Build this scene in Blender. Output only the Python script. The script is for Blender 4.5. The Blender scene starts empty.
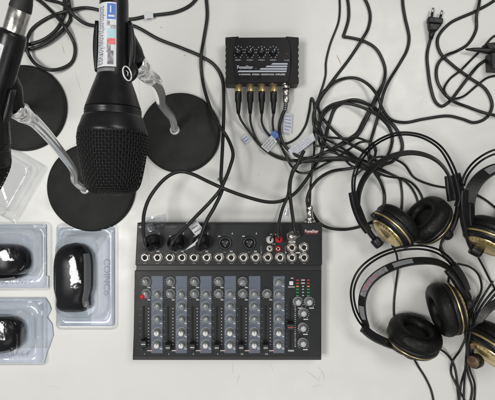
import bpy, bmesh, math, random
import numpy as np
from mathutils import Vector, Matrix
random.seed(7)
SC = bpy.context.scene
COL = SC.collection
R = math.radians

# ------------------------------------------------------------------ camera
S = 0.0016            # metres on the table per photograph pixel
H = 0.70              # camera height above the table
CX, CY = 247.5, 200.0
cam = bpy.data.cameras.new('camera')
cam.sensor_fit = 'HORIZONTAL'; cam.sensor_width = 36.0
cam.lens = 18.0 / (CX * S / H)
cam.clip_start = 0.01; cam.clip_end = 50
camo = bpy.data.objects.new('camera', cam); COL.objects.link(camo)
camo.location = (0, 0, H)
SC.camera = camo

# ------------------------------------------------------------------ light: an indoor room, ceiling fittings, soft grey room
w = bpy.data.worlds.new("World"); SC.world = w; w.use_nodes = True
w.node_tree.nodes['Background'].inputs[0].default_value = (0.97, 0.98, 1.0, 1)
w.node_tree.nodes['Background'].inputs[1].default_value = 0.14
def area(name, loc, size, energy, color=(1, .98, .94), target=(0, 0, 0)):
    l = bpy.data.lights.new(name, 'AREA'); l.shape = 'RECTANGLE'; l.size, l.size_y = size
    l.energy = energy; l.color = color
    o = bpy.data.objects.new(name, l); COL.objects.link(o); o.location = loc
    o.rotation_euler = (Vector(target) - Vector(loc)).to_track_quat('-Z', 'Y').to_euler()
    return o
area('ceiling_lamp', (-0.86, -0.12, 1.75), (0.66, 0.46), 21.0)
area('ceiling_lamp', (0.85, 0.75, 1.9), (1.0, 0.5), 13.0)
area('ceiling_lamp', (0.25, -1.2, 1.9), (1.5, 0.5), 9.8)
SC.view_settings.view_transform = 'Standard'; SC.view_settings.look = 'None'
SC.view_settings.exposure = 0.0; SC.view_settings.gamma = 1.0
SC.view_settings.use_curve_mapping = False

# ------------------------------------------------------------------ helpers
def P(px, py, z=0.0):
    k = S * (H - z) / H
    return Vector(((px - CX) * k, (CY - py) * k, z))
def ps(n, z=0.0):      # photograph pixels -> metres at height z
    return n * S * (H - z) / H

def mat(name, col, rough=.5, metal=0.0, bump=None, mix=None, coat=0, spec=.5, rvar=None, emit=None):
    m = bpy.data.materials.new(name); m.use_nodes = True
    nt = m.node_tree; b = nt.nodes['Principled BSDF']
    b.inputs['Base Color'].default_value = (*col, 1)
    b.inputs['Roughness'].default_value = rough
    b.inputs['Metallic'].default_value = metal
    b.inputs['Specular IOR Level'].default_value = spec
    b.inputs['Coat Weight'].default_value = coat
    if emit:
        b.inputs['Emission Color'].default_value = (*emit[0], 1); b.inputs['Emission Strength'].default_value = emit[1]
    tc = nt.nodes.new('ShaderNodeTexCoord')
    def noise(scale, detail=4):
        n = nt.nodes.new('ShaderNodeTexNoise'); n.inputs['Scale'].default_value = scale
        n.inputs['Detail'].default_value = detail
        nt.links.new(tc.outputs['Object'], n.inputs['Vector']); return n
    if mix:      # (second colour, scale, contrast)
        n = noise(mix[1], 6); r = nt.nodes.new('ShaderNodeValToRGB')
        r.color_ramp.elements[0].position = .5 - mix[2]; r.color_ramp.elements[1].position = .5 + mix[2]
        r.color_ramp.elements[0].color = (*col, 1); r.color_ramp.elements[1].color = (*mix[0], 1)
        nt.links.new(n.outputs['Fac'], r.inputs['Fac']); nt.links.new(r.outputs['Color'], b.inputs['Base Color'])
    if rvar:     # (low, high, scale)
        n = noise(rvar[2], 5); mr = nt.nodes.new('ShaderNodeMapRange')
        mr.inputs['From Min'].default_value = .3; mr.inputs['From Max'].default_value = .7
        mr.inputs['To Min'].default_value = rvar[0]; mr.inputs['To Max'].default_value = rvar[1]
        nt.links.new(n.outputs['Fac'], mr.inputs['Value']); nt.links.new(mr.outputs['Result'], b.inputs['Roughness'])
    if bump:     # (scale, distance)
        n = noise(bump[0], 3); bp = nt.nodes.new('ShaderNodeBump')
        bp.inputs['Strength'].default_value = 1; bp.inputs['Distance'].default_value = bump[1]
        nt.links.new(n.outputs['Fac'], bp.inputs['Height']); nt.links.new(bp.outputs['Normal'], b.inputs['Normal'])
    return m

M = dict(
    table=mat('laminate', (.665, .668, .652), .38, mix=((.715, .718, .705), 5, .25), rvar=(.3, .46, 30), bump=(900, .00003)),
    mark=mat('pencil_graphite', (.40, .39, .37), .6),
    stain=mat('brown_stain', (.42, .33, .24), .6),
    fold=mat('table_seam', (.44, .44, .42), .6),
    cable=mat('cable_rubber', (.009, .011, .010), .42, spec=.4, mix=((.016, .018, .017), 60, .2), bump=(700, .00008)),
    cable2=mat('cable_vinyl', (.008, .010, .009), .33, spec=.4, mix=((.014, .016, .015), 90, .2)),
    base=mat('crinkle_paint', (.007, .0075, .0075), .6, spec=.25, mix=((.020, .0205, .020), 55, .3), bump=(1300, .0004)),
    rubber=mat('rubber', (.012, .012, .012), .6, bump=(900, .0001)),
    chrome=mat('chrome', (.97, .97, .97), .09, .45, coat=1),
    nickel=mat('brushed_nickel', (.62, .60, .56), .28, 1.0, rvar=(.2, .4, 200)),
    steel=mat('steel', (.55, .55, .55), .2, 1.0),
    gold=mat('gold_plate', (.86, .68, .34), .36, .8, rvar=(.28, .42, 120)),
    brass=mat('pale_gold_shell', (.86, .70, .34), .34, .85, mix=((.72, .57, .26), 50, .2), rvar=(.2, .42, 60)),
    bronze=mat('worn_bronze', (.20, .12, .07), .5, .4, mix=((.09, .06, .04), 200, .2)),
    micbody=mat('mic_enamel', (.007, .007, .008), .33, spec=.4, rvar=(.25, .42, 80), bump=(1200, .00004)),
    grille=mat('grille_wire', (.02, .02, .021), .34, .55),
    foam=mat('dark_foam', (.004, .004, .004), .95, bump=(1200, .0005)),
    plastic=mat('black_plastic', (.008, .008, .009), .38, spec=.4, rvar=(.3, .5, 120), bump=(800, .00006)),
    gloss=mat('gloss_black', (.004, .004, .005), .24, spec=.16, rvar=(.22, .30, 60)),
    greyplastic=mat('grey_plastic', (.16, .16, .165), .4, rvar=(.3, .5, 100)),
    leather=mat('pad_leatherette', (.004, .004, .004), .5, spec=.28, rvar=(.4, .62, 100), bump=(230, .0008)),
    padcloth=mat('driver_cloth', (.006, .006, .006), .9, bump=(1500, .0004)),
    band=mat('band_leather', (.010, .010, .010), .38, spec=.4, rvar=(.28, .5, 100), bump=(700, .00008)),
    bandgrey=mat('band_print', (.27, .27, .28), .45, mix=((.15, .15, .16), 260, .12)),
    bandtext=mat('band_print_red', (.38, .12, .15), .5, mix=((.2, .2, .26), 300, .1)),
    sheen=mat('painted_band_sheen', (.20, .21, .22), .35),  # flat grey painted as the sheen on black headbands
    case=mat('mixer_enamel', (.011, .0120, .0135), .45, spec=.28, mix=((.014, .0155, .0175), 40, .25), rvar=(.36, .5, 60), bump=(1800, .00005)),
    casedark=mat('mixer_side', (.008, .008, .009), .45, bump=(1500, .00005)),
    strip=mat('blue_grey_strip', (.090, .110, .150), .45, spec=.35, mix=((.110, .130, .170), 70, .25)),
    white=mat('white_print', (.66, .67, .68), .5),
    dimprint=mat('dim_print', (.22, .225, .23), .5),
    knob=mat('smoke_knob', (.20, .215, .22), .3, rvar=(.22, .42, 200)),
    knobdark=mat('dark_knob', (.012, .012, .013), .35),
    knobrim=mat('pale_knob_rim', (.46, .47, .48), .35),
    whitecap=mat('white_cap', (.66, .66, .65), .35),
    red=mat('red_plastic', (.55, .018, .03), .35),
    redprint=mat('red_print', (.50, .05, .05), .5),
    pinkprint=mat('pink_white_print', (.70, .50, .50), .5),
    greenled=mat('green_led', (.03, .25, .10), .3),
    redled=mat('red_led', (.45, .04, .04), .3),
    orangeled=mat('orange_led', (.55, .25, .06), .3),
    hole=mat('socket_hole', (.002, .002, .002), .8),
    amp=mat('amp_enamel', (.005, .005, .007), .38, spec=.3, rvar=(.3, .48, 80), bump=(1500, .00004)),
    ampend=mat('amp_rubber', (.006, .006, .006), .5, spec=.3, bump=(900, .0001)),
    silverprint=mat('silver_print', (.50, .54, .62), .4),
    blueprint=mat('blue_print', (.07, .17, .50), .45),
    paper=mat('paper_label', (.64, .65, .68), .6, mix=((.57, .59, .63), 300, .2)),
    ink=mat('ink', (.16, .16, .18), .7),
    inkblue=mat('blue_ink', (.18, .26, .50), .7),
    teal=mat('picture_teal', (.30, .52, .58), .5, mix=((.42, .60, .66), 300, .2)),
    greypic=mat('picture_grey', (.12, .11, .12), .5, mix=((.40, .38, .40), 260, .15)),
    redpic=mat('picture_red', (.62, .10, .13), .5, mix=((.70, .25, .25), 300, .15)),
    card=mat('blue_card', (.30, .355, .43), .5, mix=((.46, .50, .56), 22, .2)),
    cardwhite=mat('pale_card', (.58, .61, .70), .5, mix=((.50, .54, .64), 40, .2)),
    cardtext=mat('card_print', (.33, .37, .46), .5),
    plugblack=mat('plug_rubber', (.006, .006, .006), .3, spec=.5),
    prong=mat('plug_prong', (.5, .5, .5), .25, 1.0),
)
def clear_mat(name, tint, gl, bumps, bd, gmax=.45):
    m = bpy.data.materials.new(name); m.use_nodes = True; nt = m.node_tree
    nt.nodes.clear(); out = nt.nodes.new('ShaderNodeOutputMaterial')
    tr = nt.nodes.new('ShaderNodeBsdfTransparent'); tr.inputs[0].default_value = (*tint, 1)
    g = nt.nodes.new('ShaderNodeBsdfGlossy'); g.inputs['Roughness'].default_value = .09
    g.inputs[0].default_value = (.95, .97, 1, 1)
    lw = nt.nodes.new('ShaderNodeLayerWeight'); lw.inputs['Blend'].default_value = .42
    mr = nt.nodes.new('ShaderNodeMapRange'); mr.inputs['To Min'].default_value = gl; mr.inputs['To Max'].default_value = gmax
    tc = nt.nodes.new('ShaderNodeTexCoord'); n = nt.nodes.new('ShaderNodeTexNoise'); n.inputs['Scale'].default_value = bumps
    n.inputs['Detail'].default_value = 3
    b = nt.nodes.new('ShaderNodeBump'); b.inputs['Distance'].default_value = bd; b.inputs['Strength'].default_value = 1
    nt.links.new(tc.outputs['Object'], n.inputs['Vector']); nt.links.new(n.outputs['Fac'], b.inputs['Height'])
    nt.links.new(b.outputs['Normal'], g.inputs['Normal']); nt.links.new(b.outputs['Normal'], lw.inputs['Normal'])
    nt.links.new(lw.outputs['Facing'], mr.inputs['Value'])
    mx = nt.nodes.new('ShaderNodeMixShader'); nt.links.new(mr.outputs['Result'], mx.inputs[0])
    nt.links.new(tr.outputs[0], mx.inputs[1]); nt.links.new(g.outputs[0], mx.inputs[2])
    nt.links.new(mx.outputs[0], out.inputs[0]); return m
M['clear'] = clear_mat('clear_blister', (.97, .975, .98), .022, 38, .0011)
M['tape'] = clear_mat('clear_tape', (.90, .91, .93), .10, 120, .0003, .28)

class MB:
    """collects geometry in world coordinates and links it as one mesh"""
    def __init__(s): s.v = []; s.f = []; s.m = []; s.slots = []; s.sm = []
    def slot(s, m):
        if m not in s.slots: s.slots.append(m)
        return s.slots.index(m)
    def add(s, vs, fs, m, smooth=True):
        o = len(s.v); k = s.slot(m)
        s.v += [tuple(v) for v in vs]
        for f in fs: s.f.append([i + o for i in f]); s.m.append(k); s.sm.append(smooth)
        return s
    def build(s, name, parent=None, origin=(0, 0, 0), bevel=0, segs=2):
        me = bpy.data.meshes.new(name); O = Vector(origin)
        me.from_pydata([tuple(Vector(v) - O) for v in s.v], [], s.f)
        for m in s.slots: me.materials.append(M[m])
        me.polygons.foreach_set('material_index', s.m); me.polygons.foreach_set('use_smooth', s.sm)
        me.validate(); me.update()
        o = bpy.data.objects.new(name, me); COL.objects.link(o)
        if parent: o.parent = parent
        if bevel:
            b = o.modifiers.new('bevel', 'BEVEL'); b.width = bevel; b.segments = segs; b.limit_method = 'ANGLE'; b.angle_limit = R(35)
            b.harden_normals = False
        return o

def box(mb, c, size, m, rot=0.0, top=None):
    """top: (sx, sy) scale of the upper face"""
    x, y, z = size[0] / 2, size[1] / 2, size[2] / 2; tx, ty = top or (1, 1)
    vs = [(-x, -y, -z), (x, -y, -z), (x, y, -z), (-x, y, -z), (-x*tx, -y*ty, z), (x*tx, -y*ty, z), (x*tx, y*ty, z), (-x*tx, y*ty, z)]
    Q = Matrix.Rotation(rot, 3, 'Z'); c = Vector(c)
    mb.add([Q @ Vector(v) + c for v in vs], [(3,2,1,0),(4,5,6,7),(0,1,5,4),(1,2,6,5),(2,3,7,6),(3,0,4,7)], m, False)
def prism(mb, pts, z0, z1, m, smooth=False):
    """polygon given in world xy, extruded in z"""
    a = sum(pts[i][0]*pts[(i+1) % len(pts)][1] - pts[(i+1) % len(pts)][0]*pts[i][1] for i in range(len(pts)))
    if a < 0: pts = pts[::-1]
    n = len(pts)
    vs = [(p[0], p[1], z0) for p in pts] + [(p[0], p[1], z1) for p in pts]
    mb.add(vs, [tuple(range(n))[::-1], tuple(range(n, 2*n))] + [(i, (i+1) % n, n+(i+1) % n, n+i) for i in range(n)], m, smooth)
def frame_of(n):
    n = Vector(n).normalized(); a = Vector((0, 0, 1)) if abs(n.z) < .9 else Vector((1, 0, 0))
    u = a.cross(n).normalized(); return u, n.cross(u), n
def lathe(mb, prof, c, axis, m, seg=40, flute=None):
    """prof: list of (radius, height along axis[, material])"""
    u, v, n = frame_of(axis); c = Vector(c); vs = []; 
    for p in prof:
        for k in range(seg):
            a = 2*math.pi*k/seg; r = p[0]
            if flute and r > 0: r *= 1 + flute[1]*math.cos(flute[0]*a)
            vs.append(c + u*(r*math.cos(a)) + v*(r*math.sin(a)) + n*p[1])
    for i in range(len(prof)-1):
        mm = prof[i+1][2] if len(prof[i+1]) > 2 else m
        fs = [(i*seg+k, i*seg+(k+1) % seg, (i+1)*seg+(k+1) % seg, (i+1)*seg+k) for k in range(seg)]
        o = len(mb.v); mb.add([], [], mm)
        kk = mb.slot(mm)
        for f in fs: mb.f.append([q+o for q in f]); mb.m.append(kk); mb.sm.append(True)
        if i == 0: base = o
    mb.v += [tuple(x) for x in vs]
def catmull(pts, step):
    pts = [np.array(p, float) for p in pts]
    out = []
    P_ = [2*pts[0]-pts[1]] + pts + [2*pts[-1]-pts[-2]]
    for i in range(1, len(P_)-2):
        p0, p1, p2, p3 = P_[i-1:i+3]
        d1 = max(np.linalg.norm(p2-p1), 1e-9); d0 = max(np.linalg.norm(p1-p0), 1e-9); d2 = max(np.linalg.norm(p3-p2), 1e-9)
        a = .5; t01 = d0**a; t12 = d1**a; t23 = d2**a
        m1 = (p2-p1 + t12*((p1-p0)/t01 - (p2-p0)/(t01+t12))); m2 = (p2-p1 + t12*((p3-p2)/t23 - (p3-p1)/(t12+t23)))
        n = max(2, int(d1/step))
        for k in range(n):
            t = k/n; out.append((2*t**3-3*t*t+1)*p1 + (t**3-2*t*t+t)*m1 + (-2*t**3+3*t*t)*p2 + (t**3-t*t)*m2)
    out.append(pts[-1]); return np.array(out)
def tube(mb, path, r, m, seg=10, caps=True, flute=None):
    """path: list of 3D points; r: number or list"""
    path = [Vector(p) for p in path]; n = len(path)
    rr = r if hasattr(r, '__len__') else [r]*n
    T = [(path[min(i+1, n-1)] - path[max(i-1, 0)]).normalized() for i in range(n)]
    u = frame_of(T[0])[0]; vs = []
    for i in range(n):
        u = (u - T[i]*u.dot(T[i])).normalized(); v = T[i].cross(u)
        for k in range(seg):
            a = 2*math.pi*k/seg; f_ = 1 + flute[1]*math.cos(flute[0]*a + flute[2]*i) if flute else 1; vs.append(path[i] + (u*math.cos(a) + v*math.sin(a))*rr[i]*f_)
    fs = [(i*seg+k, i*seg+(k+1) % seg, (i+1)*seg+(k+1) % seg, (i+1)*seg+k) for i in range(n-1) for k in range(seg)]
    if caps: fs += [tuple(range(seg))[::-1], tuple(range((n-1)*seg, n*seg))]
    mb.add(vs, fs, m)
def ribbon(mb, path, wid, thick, tilt, m, sec=None):
    """rounded strap swept along path; the width direction is tilted by `tilt` from horizontal-outward towards up"""
    path = [Vector(p) for p in path]; n = len(path); vs = []
    W = wid if hasattr(wid, '__len__') else [wid]*n
    TL = tilt if hasattr(tilt, '__len__') else [tilt]*n
    cs = [(-.5, -.3), (-.46, -.5), (.46, -.5), (.5, -.3), (.5, .3), (.46, .5), (-.46, .5), (-.5, .3)]
    for i in range(n):
        t = (path[min(i+1, n-1)] - path[max(i-1, 0)]).normalized()
        o = t.cross(Vector((0, 0, 1))).normalized(); up = o.cross(t).normalized()
        if up.z < 0: up = -up
        wd = o*math.cos(TL[i]) + up*math.sin(TL[i]); nd = t.cross(wd)
        for a, b in cs: vs.append(path[i] + wd*a*W[i] + nd*b*thick)
    k = 8
    fs = [(i*k+j, i*k+(j+1) % k, (i+1)*k+(j+1) % k, (i+1)*k+j) for i in range(n-1) for j in range(k)]
    fs += [tuple(range(k))[::-1], tuple(range((n-1)*k, n*k))]
    mb.add(vs, fs, m, False)
def text(mb, s, loc, size, m, rot=0.0, align='CENTER', sx=1.0, normal=None, bold=0.0, extr=0.0001):
    c = bpy.data.curves.new('t', 'FONT'); c.body = s; c.size = size; c.align_x = align; c.align_y = 'CENTER'
    c.offset = bold; c.extrude = extr; c.resolution_u = 3
    o = bpy.data.objects.new('t', c); COL.objects.link(o)
    me = bpy.data.meshes.new_from_object(o)
    Q = Matrix.Rotation(rot, 4, 'Z')
    vs = [Vector(loc) + (Q @ Vector((v.co.x*sx, v.co.y, v.co.z))) for v in me.vertices]
    mb.add(vs, [tuple(p.vertices) for p in me.polygons], m, False)
    bpy.data.objects.remove(o); bpy.data.meshes.remove(me); bpy.data.curves.remove(c)

def thing(name, loc, label, cat, group=None):
    o = bpy.data.objects.new(name, None); COL.objects.link(o); o.location = loc; o.empty_display_size = .02
    o['label'] = label; o['category'] = cat
    if group: o['group'] = group
    return o
def tag(o, label, cat, group=None):
    o['label'] = label; o['category'] = cat
    if group: o['group'] = group
    return o
def inst(src, name, loc, parent, rot=0.0):
    """part copy sharing mesh data; loc in the parent's frame"""
    o = src.copy(); o.name = name; COL.objects.link(o); o.parent = parent; o.location = loc; o.rotation_euler = (0, 0, rot)
    if name == 'knob': o.scale = (1.12, 1.12, 1)
    return o

# ------------------------------------------------------------------ the table
mb = MB(); box(mb, (0, 0, -.0125), (3.0, 2.4, .025), 'table')
table = mb.build('tabletop', bevel=.003); table['kind'] = 'structure'
marks = [  # scratches and pencil marks seen on the laminate: px polylines, width mm
    ([(232.5, 362.5), (233, 368), (232.6, 374)], .35, 'mark'), ([(271, 364), (273, 371)], .3, 'mark'),
    ([(240, 374), (237.5, 381), (237, 384)], .4, 'mark'), ([(306, 370.5), (314, 376.5), (320, 381.5)], .4, 'mark'),
    ([(318, 367), (322, 371), (325, 380)], .5, 'mark'), ([(311, 388), (317, 385.5), (322, 385)], .3, 'mark'), ([(322, 372), (318, 380)], .25, 'mark'),
    ([(371, 329), (378, 322), (380, 318)], .4, 'mark'), ([(373, 334), (381, 326), (384, 320)], .5, 'mark'), ([(375, 336), (386, 329)], .3, 'mark'), ([(372, 321), (376, 330)], .3, 'mark'),
    ([(62, 44), (63.5, 50), (64.5, 54)], .6, 'stain'), ([(336.5, 55), (339, 60), (341, 65)], 1.6, 'stain'),
    ([(74, 69), (79, 85), (84, 99)], .25, 'mark'), ([(88, 31), (91, 37)], .25, 'mark'), ([(229.5, 121), (232, 122.5)], .5, 'mark'), ([(233, 118.5), (235, 123)], .5, 'mark'), ([(231, 124), (233.5, 124.5)], .4, 'mark'),
    ([(160, 27), (162.5, 28.5)], .8, 'stain'), ([(184, 55), (186, 56)], 1.2, 'stain'), ([(258, 174), (258.7, 176)], .5, 'stain'), ([(139, 62), (139.6, 95), (141, 108)], .22, 'fold'),
    ([(144, 150), (148, 172), (149.5, 192)], .2, 'fold'), ([(420, 105), (424, 98)], .25, 'fold'), ([(45, 388), (54, 386), (60, 389)], .2, 'fold'), ([(160, 62), (164, 66)], .25, 'fold'),
    
]
for k, (pl, wd, mm) in enumerate(marks):
    q = catmull([P(*p) for p in pl], .002); mb = MB(); n = len(q); L, Rr = [], []
    for i in range(n):
        t = q[min(i+1, n-1)] - q[max(i-1, 0)]; t /= np.linalg.norm(t); nn = np.array((-t[1], t[0], 0))
        ww = wd*.001*.5*math.sin(math.pi*(i+.6)/(n+.2))*(.7+.6*random.random())
        L.append(q[i] + nn*ww + (0, 0, .00025)); Rr.append(q[i] - nn*ww + (0, 0, .00025))
    mb.add(L+Rr, [(i, n+i, n+i+1, i+1) for i in range(n-1)], mm)
    o = mb.build('stain' if mm == 'stain' else 'scratch_mark', table)

# ------------------------------------------------------------------ cable laying (keeps cords above what they cross)
GX0, GY0, CELL = -.60, -.50, .0012
NXG, NYG = int(1.2/CELL), int(1.0/CELL)
HF = np.zeros((NXG, NYG))
def hf_poly(pts, z):
    xs = [p[0] for p in pts]; ys = [p[1] for p in pts]
    i0, i1 = int((min(xs)-GX0)/CELL), int((max(xs)-GX0)/CELL)+1; j0, j1 = int((min(ys)-GY0)/CELL), int((max(ys)-GY0)/CELL)+1
    X, Y = np.meshgrid(GX0+CELL*np.arange(i0, i1), GY0+CELL*np.arange(j0, j1), indexing='ij')
    ins = np.zeros(X.shape, bool); n = len(pts)
    for a in range(n):
        x1, y1 = pts[a][:2]; x2, y2 = pts[(a+1) % n][:2]
        if y1 == y2: continue
        ins ^= ((y1 > Y) != (y2 > Y)) & (X < (x2-x1)*(Y-y1)/(y2-y1)+x1)
    HF[i0:i1, j0:j1][ins] = np.maximum(HF[i0:i1, j0:j1][ins], z)
def hf_disc(c, r, z): hf_poly([(c[0]+r*math.cos(a), c[1]+r*math.sin(a)) for a in np.linspace(0, 2*math.pi, 40)[:-1]], z)
def lay(pts, r, fixed_end=True, stamp=True):
    """pts: (px, py[, z]); returns the 3D centreline"""
    pix = [(p[0], p[1], p[2] if len(p) > 2 else -1) for p in pts]
    zs = np.array([q[2] if q[2] >= 0 else r for q in pix]); fixed = np.array([q[2] >= 0 for q in pix], float)
    c = catmull([(q[0], q[1]) for q in pix], 1.0)
    # parameter of samples along control points
    idx = []
    j = 0
    for i, q in enumerate(pix):
        d = np.hypot(c[:, 0]-q[0], c[:, 1]-q[1]); d[:j] = 1e9; d[j+400:] = 1e9; j = int(np.argmin(d)); idx.append(j)
    for i in range(1, len(idx)): idx[i] = max(idx[i], idx[i-1]+1)
    zb = np.interp(np.arange(len(c)), idx, zs); fx = np.interp(np.arange(len(c)), idx, fixed)
    z = zb.copy()
    for it in range(3):
        k = S*(H-z)/H; x = (c[:, 0]-CX)*k; y = (CY-c[:, 1])*k
        req = np.zeros(len(c)); rad = int(r/CELL)+1
        for i in range(len(c)):
            a, b = int((x[i]-GX0)/CELL), int((y[i]-GY0)/CELL)
            if rad <= a < NXG-rad and rad <= b < NYG-rad: req[i] = HF[a-rad:a+rad+1, b-rad:b+rad+1].max()
        req = np.where(req > 0, req + r + .0002, r)
        base = np.maximum(req*(1-fx), 0); base = np.maximum(base, zb)
        s = np.concatenate([[0], np.cumsum(np.hypot(np.diff(x), np.diff(y)))])
        e = base.copy()
        for i in range(len(c)):
            d = np.abs(s - s[i]); e[i] = np.max(base - d*.33*(d > .002))
        ker = np.exp(-np.linspace(-1.6, 1.6, 7)**2); ker /= ker.sum()
        ep = np.pad(e, 3, mode='edge'); z = np.convolve(ep, ker, 'valid')
        z = np.maximum(z, r)
    k = S*(H-z)/H; x = (c[:, 0]-CX)*k; y = (CY-c[:, 1])*k
    if stamp:
        rad = int(r/CELL)+1
        for i in range(len(c)):
            a, b = int((x[i]-GX0)/CELL), int((y[i]-GY0)/CELL)
            if rad <= a < NXG-rad and rad <= b < NYG-rad and z[i] < .06:
                for da in range(-rad+1, rad):
                    for db in range(-rad+1, rad):
                        if (da*da+db*db)*CELL*CELL <= r*r: HF[a+da, b+db] = max(HF[a+da, b+db], z[i] + math.sqrt(max(r*r-(da*da+db*db)*CELL*CELL, 0)))
    return [Vector(v) for v in zip(x, y, z)]
def cord(name, pts, r, parent=None, origin=(0, 0, 0), m='cable', stamp=True):
    path = lay(pts, r, stamp=stamp); mb = MB(); tube(mb, path, r, m); o = mb.build(name, parent, origin); return o, path

# ------------------------------------------------------------------ mixer
ZD, ZP = .036, .028     # connector deck and control panel heights
mix = thing('audio_mixer', P(228, 295, 0), 'black eight channel audio mixing desk with blue grey channel strips and plugged cables', 'mixer')
MO = mix.location.copy()
def quad(a, b, c, d, z): return [P(*a, z), P(*b, z), P(*c, z), P(*d, z)]
mb = MB()   # case: full footprint, side profile from two prisms
dk = quad((137.3, 223.5), (322, 223.5), (322, 265.5), (135.2, 265.5), ZD)
pn = quad((134.6, 270.5), (321.6, 270.5), (320.6, 356.5), (133.2, 356.5), ZP)
prism(mb, dk, .004, ZD, 'case'); case = mb.build('connector_deck', mix, MO, bevel=.0012)
mb = MB(); prism(mb, pn, .010, ZP, 'case'); mb.build('control_panel', mix, MO, bevel=.0008)
mb = MB()
lo = [(dk[3].x-.0008, dk[3].y+.0), (dk[2].x+.0008, dk[2].y), (pn[2].x+.0015, pn[2].y-.006), (pn[3].x-.0015, pn[3].y-.006)]
prism(mb, lo, .003, ZP-.0015, 'casedark')
prism(mb, [(dk[0].x-.001, dk[0].y+.001), (dk[1].x+.001, dk[1].y+.001), (dk[2].x+.001, dk[2].y+.001), (dk[3].x-.001, dk[3].y+.001)], .003, ZD-.004, 'casedark')
mb.build('case', mix, MO, bevel=.001)
for fx_, fy_ in ((145, 232), (312, 232), (143, 350), (311, 350)):
    mb = MB(); lathe(mb, [(0, 0), (.008, 0), (.007, .0045), (0, .0045)], P(fx_, fy_, 0), (0, 0, 1), 'rubber', 20); mb.build('rubber_foot', mix, MO)
hf_poly([(p.x, p.y) for p in dk], ZD); hf_poly([(p[0], p[1]) for p in lo], ZP)
SX = [157.1+24.37*i for i in range(6)]
for x in SX:
    mb = MB(); q = quad((x-5.7, 276), (x+5.7, 276), (x+5.5, 353), (x-5.9, 353), ZP); prism(mb, q, ZP-.0002, ZP+.00035, 'strip'); mb.build('channel_strip', mix, MO)
# printed marks
pr = MB(); ZT = ZP+.0005
def dash(mb, px, py, w_, h_, m, z): box(mb, P(px, py, z), (ps(w_, z), ps(h_, z), .0002), m)
def arc_ticks(mb, px, py, r_, m, z, n=11, dot=.55):
    c = P(px, py, z)
    for k in range(n):
        a = R(225 - 270*k/(n-1)); 
        box(mb, (c.x+ps(r_)*math.cos(a), c.y+ps(r_)*math.sin(a), z), (ps(dot*1.5), ps(dot), .0002), m, a)
KN = []   # knob list: x, y, kind
for i, x in enumerate(SX):
    ys = [294.9, 306.9, 319.8, 332.9, 345.2]
    if i == 5: ys = [282.7] + ys
    for y in ys:
        KN.append((x-.3, y, 'white' if y > 330 else 'grey')); arc_ticks(pr, x-.3, y, 4.6, 'silverprint', ZT)
        dash(pr, x+4.0, y+3.6, 2.4, .8, 'white', ZT); dash(pr, x+3.2, y+2.6, .7, 1.4, 'silverprint', ZT)
    gx = x-11.8
    rows = ([282.3] if i < 5 else []) + [294.6]
    for y in rows:
        KN.append((gx, y, 'grey')); arc_ticks(pr, gx, y, 4.9, 'dimprint', ZT); dash(pr, gx+3.6, y+5.2, 3.0, .8, 'white', ZT); dash(pr, gx+2.4, y+4.2, .7, 1.8, 'dimprint', ZT)
    fx_ = x-13.2
    for k in range(12):
        dash(pr, fx_+4.6, 308.5+k*3.25, 1.1, .65, 'white' if k % 3 == 0 else 'silverprint', ZT)
        if k % 2 == 0: dash(pr, fx_-3.8, 308.5+k*3.25, .8, .6, 'dimprint', ZT)
    dash(pr, x-7.6, 350.6, 4.6, .7, 'white', ZT); dash(pr, x-4.2, 350.6, 1.2, 1.2, 'redprint', ZT)
    text(pr, str(i+1) if i < 4 else ('5/6' if i == 4 else '7/8'), P(x-12.6, 354, ZT), .0034, 'white')
for (x, y) in ((298.2, 302.3), (309.4, 302.3), (303.6, 313.5), (303.2, 328.5), (303.2, 343.8)):
    KN.append((x, y, 'rim')); arc_ticks(pr, x, y, 5.1, 'silverprint', ZT, 13); dash(pr, x+2.2, y+5.7, 4.6, .9, 'white', ZT)
for k in range(22):
    dash(pr, 295.2, 303+k*2.05, 1.4 if k % 3 == 0 else .8, .7, 'white', ZT)
    if k % 2: dash(pr, 286.8, 303+k*2.05, .8, .5, 'dimprint', ZT)
text(pr, 'MAIN', P(291, 350.7, ZT), .0036, 'white', bold=.00012)
text(pr, 'PHANTOM', P(291.4, 287.0, ZT), .0021, 'white', bold=.0001); text(pr, '+48V', P(292, 278.2, ZT), .0021, 'white', bold=.0001)
for k, y in enumerate((280, 283.1, 286.2, 289.2, 292.3, 295.4)): 
    dash(pr, 303, y, 3.6 if k < 2 else 1.6, .9, 'white' if k < 3 else 'silverprint', ZT)
pr.build('panel_print', mix, MO)
# LED meter: two columns
for xx in (297.4, 308.3):
    for k, y in enumerate((280, 283.1, 286.2, 289.2, 292.3, 295.4)):
        mb = MB(); box(mb, P(xx, y, ZT+.0004), (ps(2.6), ps(1.2), .001), 'redled' if k < 2 else 'orangeled' if k == 2 else 'greenled'); mb.build('meter_lamp', mix, MO)
# knobs
def knob_mesh(kind):
    mb = MB()
    body = {'grey': 'knob', 'white': 'knob', 'rim': 'knob'}[kind]
    lathe(mb, [(.0062, 0, 'knobrim'), (.0062, .0012, 'knobrim'), (.0056, .0020, 'knobrim'), (.0046, .0028, body), (.0042, .0105, body), (.0037, .0115, body), (.0034, .0112, body)], (0, 0, 0), (0, 0, 1), body, 36, flute=(12, .045))
    if kind == 'white': lathe(mb, [(.0034, .0106), (.0034, .0122), (.0028, .0128), (0, .0128)], (0, 0, 0), (0, 0, 1), 'whitecap', 28)
    else: lathe(mb, [(.0035, .0110), (.0032, .0116), (0, .0116)], (0, 0, 0), (0, 0, 1), 'knobrim' if kind == 'rim' else 'knob', 28)
    box(mb, (0, .0026, .0119 if kind != 'white' else .01325), (.0009, .0030, .0006), 'white' if kind != 'white' else 'greyplastic')
    o = mb.build('knob'); return o
protos = {k: knob_mesh(k) for k in ('grey', 'white', 'rim')}
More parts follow.
